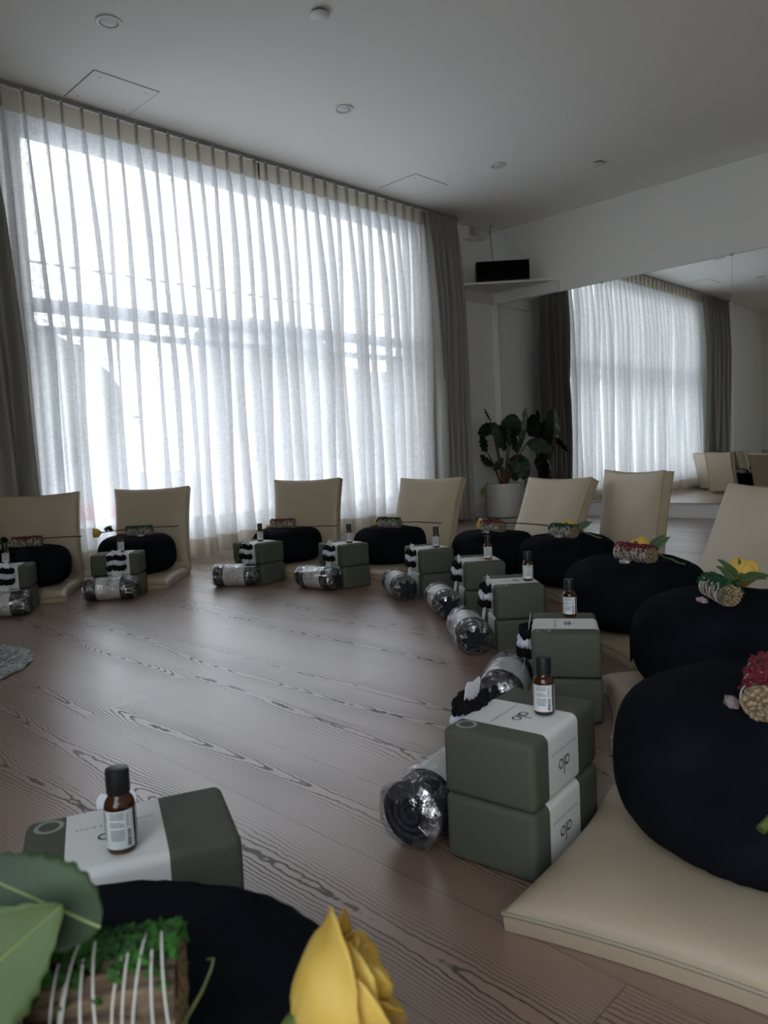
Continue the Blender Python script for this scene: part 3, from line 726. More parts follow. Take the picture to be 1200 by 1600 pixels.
# --- rolled towel in clear film
def make_roll(seed):
    t = empty('rolled_towel'); Ln, R = .205, .047; rr = random.Random(seed)
    def P(u, v):
        a = 2 * pi * v; x = -Ln / 2 + Ln * u
        r = R * (1 + .02 * sin(2 * a + seed) + .025 * noise.noise(Vector((x * 20, cos(a), sin(a) + seed))))
        return (x, r * cos(a), max(.001, R + r * sin(a) * .97))
    m = MB(); m.grid(P, 24, 36, cv=True)
    # rolled layers at both ends
    for e in (-1, 1):
        m.add([P(0 if e < 0 else 1, k / 36) for k in range(36)] + [(e * (Ln / 2 - .004), 0, R)], [(k, (k + 1) % 36, 36) for k in range(36)])
        pts = []
        for k in range(90):
            a = k / 90 * 2 * pi * 3.4; q = R * (.90 - .80 * k / 90); pts.append((e * (Ln / 2 + .001), q * cos(a), R + q * sin(a) * .96))
        m.tube(pts, .0046, 6)
    b_ = m.build('towel', M['towel'], t)
    m = MB(); bw = .052
    m.grid(lambda u, v: (lambda p: (p[0], p[1] * 1.02, R + (p[2] - R) * 1.015 + .0002))(P(.5 + (u - .5) * 2 * bw / Ln, v)), 6, 36, cv=True)
    bd = m.build('paper_sleeve', M['paper'], t)
    m = MB(); fr_ = frame((0, -R * 1.045 * cos(.25), R + R * 1.045 * sin(.25)), (1, 0, 0), (0, -cos(.25), sin(.25)))
    logo_into(m, .0085, fr_ @ Matrix.Translation((0, .010, .0006)))
    for k in range(3): text_into(m, '- - - - - - -', .0052, fr_ @ Matrix.Translation((0, -.004 - k * .006, .0008)))
    m.build('print', M['greyink'], bd, smooth=False, fix=False)
    # film
    def Q(u, v):
        a = 2 * pi * v; x = (-Ln / 2 - .022) + (Ln + .044) * u; e = abs(2 * u - 1)
        k = 1. if e < .86 else 1 - ((e - .86) / .14) ** 1.6 * .42
        w_ = .05 * noise.noise(Vector((x * 34, cos(a) * 2.2, sin(a) * 2.2 + seed))) + .05 * noise.noise(Vector((x * 12, cos(a) * 4, sin(a) * 4 + seed * 2)))
        r = R * (1.10 + 1.3 * w_) * k
        if e > .99: r *= 1 + .25 * sin(7 * a + seed)
        return (x, r * cos(a), max(.0006, R * (1 - .12 * (1 - k)) + r * sin(a) * .95 + .001))
    m = MB(); m.grid(Q, 46, 52, cv=True); m.build('plastic_wrap', M['film'], t, sharp=22, fix=False)
    return t
ROLLS = [make_roll(3), make_roll(11)]

# --- three hair scrunchies on a hang card
def make_scrunchies():
    t = empty('scrunchie_set')
    c = MB(); V = [(-.019, 0, 0), (.019, 0, 0), (.021, 0, .115), (.016, 0, .122), (0, 0, .118), (-.016, 0, .122), (-.021, 0, .115)]
    c.add(V, [(0, 1, 2, 3, 4, 5, 6)]); cd = c.build('hang_card', M['tag'], t, smooth=False, thick=.0008)
    g = MB()
    for k in range(4): text_into(g, '- - - - -', .005, frame((0, -.0008, .024 - k * .0055), (1, 0, 0), (0, -1, 0)))
    g.build('card_print', M['greyink'], cd, smooth=False, fix=False)
    for j, (z, mt) in enumerate(((.087, 'black knit'), (.067, 'white knit'), (.047, 'black knit'))):
        m = MB()
        for sgn in (-1, 1):
            def P(u, v, j=j, sgn=sgn):
                a = 2 * pi * u; b2 = 2 * pi * v
                xx = .031 * cos(a); yy = .010 * sin(a)
                r = .0098 * (1 + .28 * sin(a * 11 + j) * .6 + .32 * noise.noise(Vector((cos(a) * 3, sin(a) * 3, j * 5 + b2))))
                rx = cos(a) * r * cos(b2); ry = sin(a) * r * cos(b2)
                return (xx + rx, yy + ry, z + r * 1.05 * sin(b2) + .003 * sin(a * 3 + j))
        m.grid(P, 56, 12, cu=True, cv=True)
        s_ = m.build('scrunchie', M[mt], t); tag(s_, {'black knit': 'black scrunchie', 'white knit': 'white scrunchie'}[mt])
    return t
SCR = make_scrunchies()

# --- herb bundle
def make_bundle(bits, core='twig', am=-.1, asd=.55, R=.0235, Ln=.135, seed=1, zig=False, bitsize=1.):
    t = empty('herb_bundle'); rr = random.Random(seed)
    def P(u, v):
        a = 2 * pi * v; x = -Ln / 2 + Ln * u
        r = R * (.96 + .05 * sin(a * 19 + 2 * sin(x * 60)) + .10 * noise.noise(Vector((x * 40, cos(a) * 2, sin(a) * 2 + seed))))
        return (x, r * cos(a), R + r * sin(a))
    m = MB(); m.grid(P, 40, 60, cv=True); body = m.build('stalks', M[core], t, sharp=60)
    for e in (0, 1):
        c = MB(); n = 40; rings = 5; sg = -1 if e == 0 else 1; V = []
        for k in range(rings):
            for i in range(n):
                p = P(e, i / n); f_ = 1 - k / rings; V.append((p[0] + sg * (.0015 * rr.random() + .0025 * (1 - f_)), p[1] * f_, R + (p[2] - R) * f_))
        V.append((sg * (Ln / 2 + .003), 0, R)); F_ = [(k * n + i, k * n + (i + 1) % n, (k + 1) * n + (i + 1) % n, (k + 1) * n + i) for k in range(rings - 1) for i in range(n)]
        F_ += [((rings - 1) * n + i, (rings - 1) * n + (i + 1) % n, rings * n) for i in range(n)]
        c.add(V, F_); c.build('cut_end', M['cutend'], t, sharp=20, fix=False)
    b_ = MB()
    for k in range(int(520 * bitsize)):
        x = rr.uniform(-Ln / 2, Ln / 2); a = rr.gauss(pi / 2 + am, asd); q = R * rr.uniform(.98, 1.20); s_ = rr.uniform(.0026, .0062)
        c = Vector((x, q * cos(a), R + q * sin(a))); A = Matrix.Rotation(rr.uniform(0, 6.3), 4, Vector((rr.gauss(0, 1), rr.gauss(0, 1), rr.gauss(0, 1))).normalized())
        V = [(-1, 0, 0), (1, 0, 0), (0, -1, 0), (0, 1, 0), (0, 0, -.6), (0, 0, .6)]
        F_ = [(0, 2, 5), (2, 1, 5), (1, 3, 5), (3, 0, 5), (2, 0, 4), (1, 2, 4), (3, 1, 4), (0, 3, 4)]
        b_.add([Vector(v) * s_ for v in V], F_, Matrix.Translation(c) @ A)
    tag(b_.build('dried_flowers', M[bits], t, smooth=False, fix=False), kind='stuff')
    th = MB()
    if zig:
        for k in range(6):
            x = -Ln / 2 + Ln * (k + .5) / 6
            for dx, ph in ((.0, 0), (.005 + .004 * (k % 2), .3)):
                pts = []
                for j in range(26):
                    a = -.9 - ph + (pi + .3) * j / 25
                    pts.append((x + dx + (.016 if k % 2 else -.012) * (j / 25 - .5) * (1 if ph else .4), (R * (1.03 + .20 * max(0, sin(a + pi * .5 + 1.2))) + .001) * cos(a + pi * .5 + 1.2), R + (R * (1.03 + .20 * max(0, sin(a + pi * .5 + 1.2))) + .001) * sin(a + pi * .5 + 1.2)))
                th.tube(pts, .0007, 5)
    NW = 3 if zig else 8
    for k in range(NW):
        x = -Ln / 2 + Ln * (k + .6 + rr.uniform(-.25, .25)) / (NW + .2); tl = rr.uniform(.002, .009)
        pts = []
        for j in range(30):
            a = 2 * pi * j / 30; w_ = 1.05 + .06 * max(0, sin(a))
            pts.append((x + tl * sin(a + k), (R * w_ + .0004) * cos(a), R + (R * w_ + .0004) * sin(a)))
        th.tube(pts, .0007, 5, True)
    th.build('yarn', M['thread'], t)
    return t
B_RED = make_bundle('redbits', seed=2); B_GREEN = make_bundle('greenbits', seed=5)

# --- yellow rose lying down, head at +x
def leaf_into(mb, Ln, Wd, mx, curl=.15, fold=.25, n=14, serr=True):
    def P(u, v):
        s = u; w_ = Wd / 2 * (sin(pi * min(1, s ** .8)) ** .75) * (1 - .15 * s)
        if serr: w_ *= 1 + .05 * sin(s * 60)
        q = 2 * v - 1
        return (Ln * s, q * w_, abs(q) * w_ * fold - curl * Ln * s * s + .02 * Ln * sin(9 * s) * q * q)
    mb.grid(P, n * 2, 10, mx=mx)
def make_rose(scale=1., nleaf=3, stem=.26, seed=1, curve=.01, leafmat='leaf', petals=15, wide=0):
    t = empty('yellow_rose'); rr = random.Random(seed)
    m = MB(); AX = frame((0, 0, 0), (0, 0, -1), (1, 0, 0)) @ Matrix.Scale(scale, 4)
    for i in range(petals):
        f_ = i / (petals - 1)                          # 0 inner .. 1 outer
        R0 = .006 + .0215 * f_ ** .8; Lp = .046 - .006 * f_ + .003 * rr.random(); th0 = i * 2.40 + rr.uniform(-.2, .2); bw = radians(50 + wide + 30 * (1 - f_) * (1 - wide / 30) + rr.uniform(-4, 4)); cr = .004 + .007 * f_ ** 2
        def P(u, v, R0=R0, Lp=Lp, th0=th0, bw=bw, cr=cr, i=i, f_=f_):
            q = 2 * u - 1; vv = v
            r = R0 * (sin(min(1., vv * 1.05) * pi * .60) ** .62 if vv > 0 else 0) + .0012 * f_
            r += cr * max(0, vv - .72) ** 1.3 * 5 * (1 - .95 * q * q)
            r += .0016 * noise.noise(Vector((q * 2 + i * 3, vv * 3, seed)))+ .0016 * f_ * q * q
            a = th0 + bw * q * (.55 + .45 * sin(pi * min(1, vv * .72 + .08)))
            z = Lp * vv * (1 - .24 * q * q * vv ** 3) - .002 * f_ + .0015 * noise.noise(Vector((q * 4, i, vv)))
            return (r * cos(a), r * sin(a), z)
        m.grid(P, 14, 14, mx=AX)
    m.build('flower_head', M['petal'], t, sharp=180, thick=.0005 * scale, fix=False)
    c = MB(); c.lathe([(.0, -.010), (.0035, -.010), (.0058, -.005), (.0066, 0), (.006, .003), (.003, .004), (0, .004)], 14, AX)
    c.build('calyx', M['stem'], t)
    sp_ = MB()
    for k in range(5):
        a = k * 2 * pi / 5 + rr.uniform(-.3, .3); L_ = .036 * rr.uniform(.8, 1.15); op = rr.uniform(.5, 1.25)
        def Q(u, v, a=a, L_=L_, op=op):
            w_ = .0052 * sin(pi * (u * .82 + .12)) ** 1 * (1 - u) ** .35; q = 2 * v - 1
            r = .005 + L_ * sin(op) * u - .004 * u * u; z = L_ * cos(op) * u + .006 * sin(pi * u)
            return (r * cos(a) - q * w_ * sin(a), r * sin(a) + q * w_ * cos(a), z + .002 * q * q)
        sp_.grid(Q, 12, 4, mx=AX)
    sp_.build('sepals', M['leaf'], t, thick=.0006, fix=False)
    pts = [(-.009 * scale - stem * k / 12, curve * sin(k / 12 * pi) + .003 * sin(k * 1.9), -.004 * scale * k / 12 - .0 + .006 * sin(k / 12 * pi)) for k in range(13)]
    MB().tube(pts, lambda q: .0024 + .0006 * q, 8).build('stem', M['stem'] if scale > .9 else M['darkstem'], t)
    for k in range(nleaf):
        lm = MB(); x = -.026 - .024 * k; s_ = 1 if k % 2 else -1
        d = Vector((-.5 + .5 * rr.random(), s_, .55 + .35 * rr.random()))
        leaf_into(lm, .060 * rr.uniform(.85, 1.15), .038, frame((x, .002 * s_, .002), d, (-.2, -.5 * s_, 1)))
        lm.tube([(x, 0, 0), (x + .001, .003 * s_, .003)], .0012, 5)
        lm.build('leaf', M[leafmat], t, thick=.0005, fix=False)
    return t
ROSE = make_rose(1., 4, .25, 1)
ROSE_FAR = make_rose(.85, 2, .40, 6, leafmat='darkleaf', petals=12)

# --- crystal
def make_crystal():
    t = empty('crystal_stone')
    bm = bmesh.new(); bmesh.ops.create_icosphere(bm, subdivisions=1, radius=1)
    for v in bm.verts:
        n_ = 1 + .22 * noise.noise(v.co * 2.1); v.co = Vector((v.co.x * .0215 * n_, v.co.y * .0105 * n_, max(-.0060, v.co.z * .0085 * n_) + .0060))
    me = bpy.data.meshes.new('stone'); bm.to_mesh(me); bm.free(); me.materials.append(M['crystal'])
    o = bpy.data.objects.new('stone', me); COL.objects.link(o); o.parent = t
    return t
CRY = make_crystal()

# ------------------------------------------------------------------ the ring of place settings
WHERE = {1: 'at left photo edge', 2: 'second setup from left', 3: 'third setup from left', 4: 'fourth setup from left',
         5: 'before the potted plant', 6: 'before the mirror', 7: 'third-nearest on right',
         8: 'second-nearest on right', 9: 'nearest on right', 10: 'bottom left foreground'}
CHAIRS = {  # base of the hinge, direction, recline
    1: ((1.50, 4.00), 56, 5, .42), 2: ((2.05, 3.85), 45, 13, .42), 3: ((2.77, 3.375), 26, 10, .42), 4: ((3.03, 2.735), 5, 21, .42), 5: ((3.0, 1.965), -14, 24, .42),
    6: ((3.06, 1.535), -28, 8, .42), 7: ((2.39, .87), -32, 25, .42), 8: ((1.77, .434), -59, 18, .42), 9: ((1.026, .131), -81, 18, .425), 10: ((.152, .299), 246, 80, .42)}
CL = {1: 'beige padded floor chair cropped by the left edge of the photo', 2: 'beige floor chair second from the left, yellow rose beside its cushion',
      3: 'beige floor chair standing alone against the middle of the curtain', 4: 'beige floor chair at the right end of the curtain, leaning back',
      5: 'beige floor chair leaning back in front of the potted plant', 6: 'most upright beige floor chair, in front of the mirror', 7: 'beige floor chair with rounded top at the right edge of the photo',
      8: 'beige floor chair whose seat shows under the second-nearest black cushion', 9: 'large beige seat of the nearest floor chair at the lower right', 10: 'beige floor chair hidden under the foreground cushion at bottom left'}
for k, (b_, ph, ln, w_) in CHAIRS.items(): floor_chair(k, b_, ph, ln, CL[k], w_)
floor_chair(11, (.60, 3.93), 84, 14, 'beige floor chair seen narrow in the mirror, left of two', emblem=True)
floor_chair(12, (-.10, 3.70), 138, 12, 'beige floor chair seen from its front in the mirror at the right edge', emblem=True)
ZAFU = {1: ((1.37, 3.80), .195, .20), 2: ((1.88, 3.68), .198, .205), 3: ((2.545, 3.26), .19, .19), 4: ((2.78, 2.70), .19, .19), 5: ((2.757, 2.025), .19, .195),
        6: ((2.70, 1.61), .200, .20), 7: ((2.148, 1.052), .208, .215), 8: ((1.70, .61), .21, .22), 9: ((1.08, .335), .21, .225), 10: ((.190, .50), .208, .203)}
ZL = {1: 'round black cushion cut by the left edge, red-topped bundle on it', 2: 'round black cushion second from the left, green-topped bundle and yellow rose on it',
      3: 'round black cushion before the curtain middle with a twine-wrapped bundle on it', 4: 'round black cushion fourth from the left, green bundle and half-hidden rose on it',
      5: 'round black cushion in front of the potted plant with a reddish bundle on it', 6: 'round black cushion before the mirror with a green-threaded bundle on it',
      7: 'wide round black cushion with a red bundle pointing at the camera, third nearest', 8: 'large round black cushion with a yellow rose and green bundle, second nearest on the right',
      9: 'largest black cushion at the right edge, on the big beige seat', 10: 'black cushion in the bottom left foreground under moss bundle and rose'}
for k, (c, R, hh) in ZAFU.items(): zafu(k, c, R, hh, ZL[k], phi=CHAIRS[k][1])
zafu(13, (.46, 3.60), .20, .20, 'dark round cushion seen in the mirror between two beige chairs', phi=100)
zafu(14, (-.02, 3.52), .20, .20, 'dark round cushion seen in the mirror on the chair at the right edge', phi=130)
BLK = {1: ((1.18, 3.555), 57), 2: ((1.67, 3.47), 50), 3: ((2.265, 3.145), 3), 4: ((2.418, 2.665), -10.5), 5: ((2.465, 2.16), -28), 6: ((2.278, 1.743), -40),
       7: ((1.947, 1.36), -43.5), 8: ((1.53, .925), -58), 9: ((.960, .662), -83), 10: ((.376, .802), 246)}
BOT = {1: (1.20, 3.60), 2: (1.69, 3.475), 3: (2.278, 3.138), 4: (2.413, 2.613), 5: (2.458, 2.108), 6: (2.266, 1.689), 7: (1.957, 1.308), 8: (1.589, .945), 9: (.975, .630), 10: (.348, .764)}
fwd0 = atan2(.7, .713)
def top_of(k): return .058 + ZAFU[k][2]
for k, (c, ph) in BLK.items():
    rz = radians(ph - 90); o_ = Vector((cos(radians(ph)), sin(radians(ph)))); x_ = Vector((sin(radians(ph)), -cos(radians(ph)))); c_ = Vector(c)
    lo = take(BLOCK, (c[0] + .001, c[1], 0), rz + radians((-2.5, 1.2, 2, -1, 2.4, -1.5)[k % 6]) * .6)
    tag(lo, 'lower olive foam yoga block of the stack, ' + WHERE[k], 'yoga block', 'olive yoga blocks')
    up = take(BLOCK, (c[0], c[1], BZ + .0012), rz)
    tag(up, 'upper olive foam yoga block under the bottle, ' + WHERE[k], 'yoga block', 'olive yoga blocks')
    bx, by = BOT[k]
    a = atan2(-by, -bx) + radians(22 + (k * 37 % 30 if k < 8 else 0))
    bt = take(BOTTLE, (bx, by, 2 * BZ + .0030), a); bt.scale = (1.07, 1.07, 1.09); tag(bt, 'amber oil bottle with black cap on yoga blocks, ' + WHERE[k], 'bottle', 'amber oil bottles')
    q = c_ - o_ * (.076 + .068) + x_ * (.0 if k < 9 else .012)
    if k == 2: q = q + x_ * -.01
    yaw = {3: 32, 4: 14, 5: -6, 8: -6, 9: 4}.get(k, 0)
    rl = take(ROLLS[k % 2], (q.x, q.y, 0), rz + radians(yaw)); rl.scale = (1.04, 1.13, 1.13); tag(rl, 'charcoal towel roll in clear plastic, ' + WHERE[k], 'rolled towel', 'towel rolls in plastic')
    q = c_ - o_ * (.076 + .024) + x_ * .012
    zc = .088 if k < 9 else .112 if k == 9 else .082
    sc = take(SCR, (q.x, q.y, zc), tilt=(radians(-9), 0, rz)); sc.scale = (1.12, 1.15, 1.15); tag(sc, 'carded black and white scrunchies leaning on blocks, ' + WHERE[k], 'scrunchies', 'scrunchie cards')
# bundles, roses, stones on the cushions
BUN = {1: (B_RED, 0, .0, 0), 2: (B_GREEN, .02, -.01, 0), 3: (B_RED, -.02, .0, 6), 4: (B_GREEN, .0, .0, 0), 5: (B_RED, .0, .0, 0), 6: (B_GREEN, .01, -.02, 10), 7: (B_RED, .04, -.02, 14), 8: (B_GREEN, .05, -.03, 8), 9: (B_RED, .075, .005, 6)}
BL_ = {1: 'red-topped dried herb bundle on the cushion cut by the left edge', 2: 'green-topped herb bundle beside a yellow rose, second setup from the left', 3: 'red-flecked twine-wrapped herb bundle on the cushion before the curtain middle',
       4: 'dark green herb bundle wrapped in pale yarn, fourth setup from the left', 5: 'dark red herb bundle wrapped in yarn, in front of the potted plant', 6: 'bright green threaded herb bundle on the cushion before the mirror',
       7: 'red-topped herb bundle with its cut end showing, beside green leaves', 8: 'green-topped herb bundle lying against the yellow rose at the right', 9: 'large red-flowered herb bundle cropped by the right edge of the photo'}
for k, (pr, dx, dy, an) in BUN.items():
    c, R, hh = ZAFU[k]; ph = CHAIRS[k][1]; o_ = Vector((cos(radians(ph)), sin(radians(ph)))); x_ = Vector((sin(radians(ph)), -cos(radians(ph))))
    q = Vector(c) + x_ * dx + o_ * dy
    t = take(pr, (q.x, q.y, top_of(k) - .008), radians(ph - 90 + an)); tag(t, BL_[k], 'herb bundle', 'dried herb bundles')
    q = Vector(c) + x_ * (dx + .02) + o_ * (dy if k == 9 else 0) - o_ * (.036 if k == 9 else .058 + (.01 if k > 6 else 0))
    if k in (2, 5, 6, 7, 8, 9):
        t = take(CRY, (q.x, q.y, top_of(k) - .010), radians(ph - 90 + 20)); tag(t, 'small pale pink crystal beside the herb bundle, ' + WHERE[k], 'crystal', 'pale crystals')
RL = {1: 'dark rose stem lying across the cushion at the left edge', 2: 'yellow rose hanging over the left side of the second cushion from the left', 3: 'long rose stem with a small leaf on the cushion before the curtain middle',
      4: 'yellow rose half hidden behind the fourth cushion from the left', 5: 'yellow rose with one upright leaf in front of the potted plant', 6: 'yellow rose mostly hidden behind the green bundle before the mirror',
      7: 'yellow rose with dark leaves behind the red bundle at the right', 8: 'large yellow rose lying on the second-nearest cushion at the right', 9: 'yellow rose whose cut stem pokes in at the right edge'}
#   head position relative to cushion (along x_, outward, above top) and direction of the head from the stem
ROS = {1: (-.16, .03, .012, 180, ROSE_FAR), 2: (-.185, .0, .018, 180, ROSE_FAR), 3: (-.13, .10, -.02, 176, ROSE_FAR), 4: (-.135, .10, -.004, 178, ROSE_FAR), 5: (-.10, .045, .020, 180, ROSE_FAR),
       6: (-.03, .045, .016, 172, ROSE), 7: (-.03, .06, .016, 170, ROSE), 8: (-.045, .035, .030, 160, ROSE), 9: (-.02, .07, .03, 168, ROSE)}
for k, (dx, dy, dz, an, pr) in ROS.items():
    c, R, hh = ZAFU[k]; ph = CHAIRS[k][1]; o_ = Vector((cos(radians(ph)), sin(radians(ph)))); x_ = Vector((sin(radians(ph)), -cos(radians(ph))))
    q = Vector(c) + x_ * dx + o_ * dy
    t = take(pr, (q.x, q.y, top_of(k) + dz), tilt=(radians((k * 37) % 50 - 25), radians(2.5 if pr is ROSE_FAR else -2), radians(ph - 90 + an))); tag(t, RL[k], 'rose', 'yellow roses')

R9 = t                                # the nearest rose: its cut stem sticks out over the cushion edge
hd = Vector((1.045, .155, .318)); dd = (hd - Vector((.812, .262, .205))); ln9 = dd.length
R9.rotation_euler = (0, 0, 0); R9.matrix_world = frame(hd, dd, (0, 0, 1)); bpy.context.view_layer.update()
for ch in kids(R9):
    if ch.name.startswith('stem'):
        ch.data = MB().tube([(-.008, 0, 0), (-.07, .004, -.002), (-.13, .010, -.004), (-.19, .006, .002), (-ln9, 0, 0)], .0052, 10).build('stem', M['stem']).data
        bpy.data.objects.remove(bpy.data.objects[[o.name for o in COL.objects if o.name.startswith('stem') and o.parent is None][0]])
# foreground setting: moss bundle and rose close to the camera
BM = make_bundle('moss', 'bark', R=.034, Ln=.115, seed=9, zig=True, bitsize=2.6, am=-.55, asd=.45)
BM.location = (.166, .436, .262); BM.rotation_euler = (0, 0, radians(-36)); tag(BM, 'bark bundle topped with green moss and tied with white yarn, foreground', 'herb bundle', 'dried herb bundles')
RF = empty('yellow_rose')
RF = make_rose(1.28, 0, .03, 4, petals=13, wide=24)
RF.matrix_world = frame((.262, .350, .277), (.70, -.46, .42), (.1, .3, 1)); tag(RF, 'big yellow rose head at the bottom edge of the photo', 'rose', 'yellow roses')

def big_leaf(nm, base_, tip, nrm, wd, m, parent, curl=.05, fold=.12):
    b_ = Vector(base_); d = Vector(tip) - b_; l = MB(); f_ = frame((0, 0, 0), d, nrm); f_.translation = b_
    inv = parent.matrix_world.inverted()
    leaf_into(l, d.length, wd, inv @ f_, curl, fold, n=20)
    o = l.build('leaf', m, parent, thick=.0006, fix=False)
    r = MB(); r.tube([inv @ (f_ @ Vector((d.length * s, 0, .0007 - curl * d.length * s * s))) for s in [k / 12 for k in range(13)]], lambda q: .0011 * (1 - .8 * q), 5)
    r.build('leaf_rib', M['rib'], o)
bpy.context.view_layer.update()
view = Vector((-.71, -.70, .30))
big_leaf('leaf', (1.085, .262, .300), (1.040, .318, .322), Vector((-.5, -.3, .8)), .030, M['paleleaf'], R9, .05, .2)
big_leaf('leaf', (.080, .440, .330), (.147, .402, .386), view, .068, M['paleleaf'], RF, .02, .10)
big_leaf('leaf', (.168, .405, .362), (.112, .455, .405), Vector((-.5, -.9, .6)), .050, M['darkleaf'], RF, .10, .2)
big_leaf('leaf', (.100, .425, .318), (.148, .392, .300), view, .034, M['darkleaf'], RF, .05, .15)
inv = RF.matrix_world.inverted()
MB().tube([inv @ Vector(p) for p in [(.245, .345, .262), (.20, .330, .266), (.15, .335, .268), (.10, .38, .285), (.085, .432, .334)]], .0024, 8).build('leaf_stalk', M['stem'], RF)
MB().tube([inv @ Vector(p) for p in [(.198, .384, .286), (.206, .385, .295), (.219, .388, .303), (.227, .390, .311), (.230, .391, .3165), (.226, .392, .3175)]], lambda q: .0013 - .0006 * q, 7).build('tendril', M['stem'], RF)

# woven wreath-shaped mat in the middle of the circle
wr = empty('wreath_mat', (.60, 2.675, 0))
M['silver'] = two_tone('silver white woven leaf', (.50, .52, .52), (.20, .22, .23), 90, rough=.5)
m = MB()
rr = random.Random(5)
for ring in range(7):
    rad = .215 + .018 * ring
    n_ = int(rad * 150)
    for k in range(n_):
        a = 2 * pi * (k + .5 * (ring % 2)) / n_ + rr.uniform(-.03, .03); s_ = rr.uniform(.8, 1.2)
        f_ = frame((rad * cos(a), rad * sin(a), .010 + rr.uniform(0, .005)), (cos(a + rr.uniform(.3, 1.1)), sin(a + rr.uniform(.3, 1.1)), rr.uniform(-.15, .25)), (rr.uniform(-.4, .4), rr.uniform(-.4, .4), 1))
        V = [(-.020 * s_, 0, 0), (0, -.0065 * s_, .001), (.020 * s_, 0, 0), (0, .0065 * s_, .001), (0, 0, .004)]
        m.add(V, [(0, 1, 4), (1, 2, 4), (2, 3, 4), (3, 0, 4), (3, 2, 1, 0)], f_)
tag(m.build('woven_leaves', M['silver'], wr, smooth=False, fix=False), kind='stuff')
m = MB(); m.grid(lambda u, v: ((.205 + .125 * v + .004 * sin(u * 2 * pi * 22)) * cos(2 * pi * u), (.205 + .125 * v + .004 * sin(u * 2 * pi * 22)) * sin(2 * pi * u), .006), 132, 3, cu=True)
m.build('backing', M['silver'], wr, thick=.008)
tag(wr, 'silver white ring-shaped woven mat on the floor at the left edge', 'mat')

# ------------------------------------------------------------------ plant in its pot
pp = empty('potted_plant', (5.62, 3.985, 0))
MB().lathe([(0, .002), (.150, .002), (.158, .008), (.162, .02), (.164, .30), (.162, .306), (.154, .306), (.152, .29), (.15, .28), (0, .28)], 48).build('plant_pot', M['pot'], pp)
MB().lathe([(.0, .286), (.08, .285), (.151, .281), (.151, .270), (0, .270)], 24).build('soil', M['soil'], pp)
MB().tube([(0, 0, .28), (.01, 0, .36), (.0, .01, .45)], lambda q: .024 - .008 * q, 10).build('stalk', M['trunk'], pp)
RGT = Vector((.70, -.714, 0)); FW = Vector((.713, .70, 0))
def tleaf(p0, p1, tip, w_, sag=.10, roll=0., torn=0.):
    w_ *= 1.45
    """petiole from p0 to p1, blade from p1 to tip; coordinates are (right, away, up) from the pot centre"""
    c = lambda p: RGT * p[0] + FW * p[1] + Vector((0, 0, p[2]))
    a, b_, e = c(p0), c(p1), c(tip); mid = (a + b_) / 2 + Vector((0, 0, .03))
    MB().tube([a, a.lerp(mid, .6) + Vector((0, 0, .01)), mid, b_.lerp(mid, .4) + Vector((0, 0, .01)), b_], lambda q: .0075 - .0035 * q, 7).build('leaf_stem', M['trunk'], pp)
    d = e - b_; Ln = d.length; dn = d.normalized(); side = dn.cross(Vector((0, 0, 1)))
    if side.length < .2: side = RGT.copy()
    side.normalize(); side = (Matrix.Rotation(roll, 3, dn) @ side); nr = side.cross(dn)
    sd = random.random() * 9
    def P(u, v):
        q = 2 * v - 1; w = w_ / 2 * sin(pi * min(1, u * .93 + .05)) ** .55 * (1 - .25 * u)
        w *= 1 + torn * .25 * noise.noise(Vector((u * 14, (1 if q > 0 else -1), sd)))
        p = b_ + dn * (Ln * u) + side * (q * w) + nr * (abs(q) ** 1.3 * w * -.30 + sag * Ln * sin(pi * u)) + nr * (.008 * sin(u * 26 + sd) * abs(q))
        return tuple(p)
    l = MB(); l.grid(P, 26, 10); lf = l.build('leaf', M['tropic'], pp, thick=.0015, fix=False)
    MB().tube([Vector(P(k / 12, .5)) + nr * .001 for k in range(12)], .0028, 5).build('leaf_rib', M['tropic'], lf)
z0 = .30
# (right, away, up)
tleaf((0, 0, z0), (-.07, .0, .86), (.02, -.03, .60), .14, .10, .5)
tleaf((0, 0, z0), (-.085, .0, .84), (-.21, .02, .76), .11, .05, .9)
tleaf((-.01, 0, z0), (-.10, .0, .88), (-.15, .0, .985), .03, .02, .3)
tleaf((-.02, 0, z0), (-.15, -.02, .60), (-.185, .0, .76), .075, .05, 1.2, 1)
tleaf((-.03, -.02, z0), (-.10, -.03, .47), (-.20, -.03, .575), .06, -.06, .9, 1)
tleaf((-.03, 0, z0), (-.09, .02, .44), (.0, -.02, .53), .09, .08, .8)
tleaf((.03, 0, z0), (.13, -.02, .58), (.09, -.03, .80), .12, .08, 1.0)
tleaf((.03, 0, z0), (.11, .0, .55), (.20, -.05, .34), .15, .12, .9)
tleaf((.02, .02, z0), (.14, .03, .56), (.11, .0, .32), .13, .12, .6)
tleaf((.02, .03, z0), (.07, .08, .72), (.12, .08, .93), .17, .10, 1.0)
tleaf((.03, .0, z0), (.15, -.05, .60), (.21, -.08, .97), .15, .08, 1.1)
tleaf((.02, .0, z0), (.10, -.02, .86), (.06, -.03, .65), .09, .08, .8)
tleaf((.03, -.02, z0), (.22, -.10, .68), (.40, -.17, .58), .12, .10, .9)
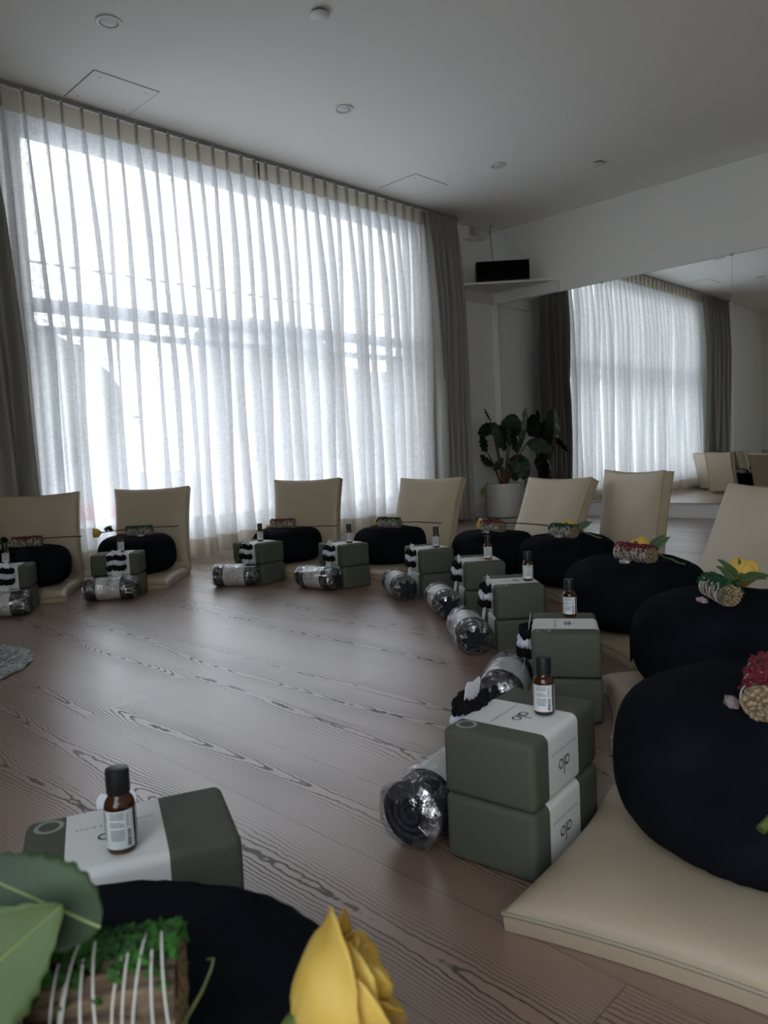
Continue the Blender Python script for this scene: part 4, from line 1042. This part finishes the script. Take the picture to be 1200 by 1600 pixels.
# wilted yellow leaf over the rim
wl = MB(); leaf_into(wl, .075, .045, frame((-.155, -.10, .30), (-.35, -.25, -.9), (-.5, -.6, .3)) , .2, .4); wl.tube([(-.05, -.03, .285), (-.11, -.07, .325), (-.155, -.10, .30)], .002, 5)
M['yleaf'] = two_tone('yellowing leaf', (.30, .26, .03), (.10, .12, .02), 40, rough=.6)
wl = MB(); q = RGT * -.185 + FW * -.06
leaf_into(wl, .075, .05, frame((q.x, q.y, .275), (-.35, .2, -.9), (-.6, -.6, .3)), .2, .4)
wl.tube([(RGT * -.10 + FW * -.03 + Vector((0, 0, .287))), (RGT * -.15 + FW * -.05 + Vector((0, 0, .318))), (q.x, q.y, .275)], .002, 5)
tag(wl.build('wilted_leaf', M['yleaf'], pp, thick=.0008, fix=False), 'yellowing wilted leaf hanging over the rim')
tag(pp, 'broad-leaved green plant in a white cylindrical pot in the corner', 'potted plant')

# ------------------------------------------------------------------ camera
cam = bpy.data.cameras.new('camera'); co = bpy.data.objects.new('camera', cam); COL.objects.link(co)
yaw, pit, rol = .776925825, -.0769477218, -.0476402263
fw = Vector((cos(pit) * cos(yaw), cos(pit) * sin(yaw), sin(pit))); rt = Vector((sin(yaw), -cos(yaw), 0)); u_ = rt.cross(fw)
rt2 = rt * cos(rol) + u_ * sin(rol); up2 = -rt * sin(rol) + u_ * cos(rol)
mw = Matrix((rt2, up2, -fw)).transposed().to_4x4(); mw.translation = Vector((0, 0, .62)); co.matrix_world = mw
cam.sensor_fit = 'VERTICAL'; cam.sensor_height = 36.; cam.lens = 1169.8 / 1600 * 36.; cam.clip_start = .02; cam.clip_end = 400
cam.dof.use_dof = True; cam.dof.focus_distance = 2.2; cam.dof.aperture_fstop = 9
S.camera = co
S.view_settings.view_transform = 'Standard'; S.view_settings.look = 'None'; S.view_settings.gamma = 1; S.view_settings.use_curve_mapping = False
S.view_settings.exposure = .12
S.cycles.max_bounces = 14; S.cycles.diffuse_bounces = 7; S.cycles.glossy_bounces = 6; S.cycles.transmission_bounces = 10; S.cycles.transparent_max_bounces = 24
S.cycles.use_denoising = True; S.cycles.sample_clamp_indirect = 6
S.cycles.caustics_reflective = False; S.cycles.caustics_refractive = False
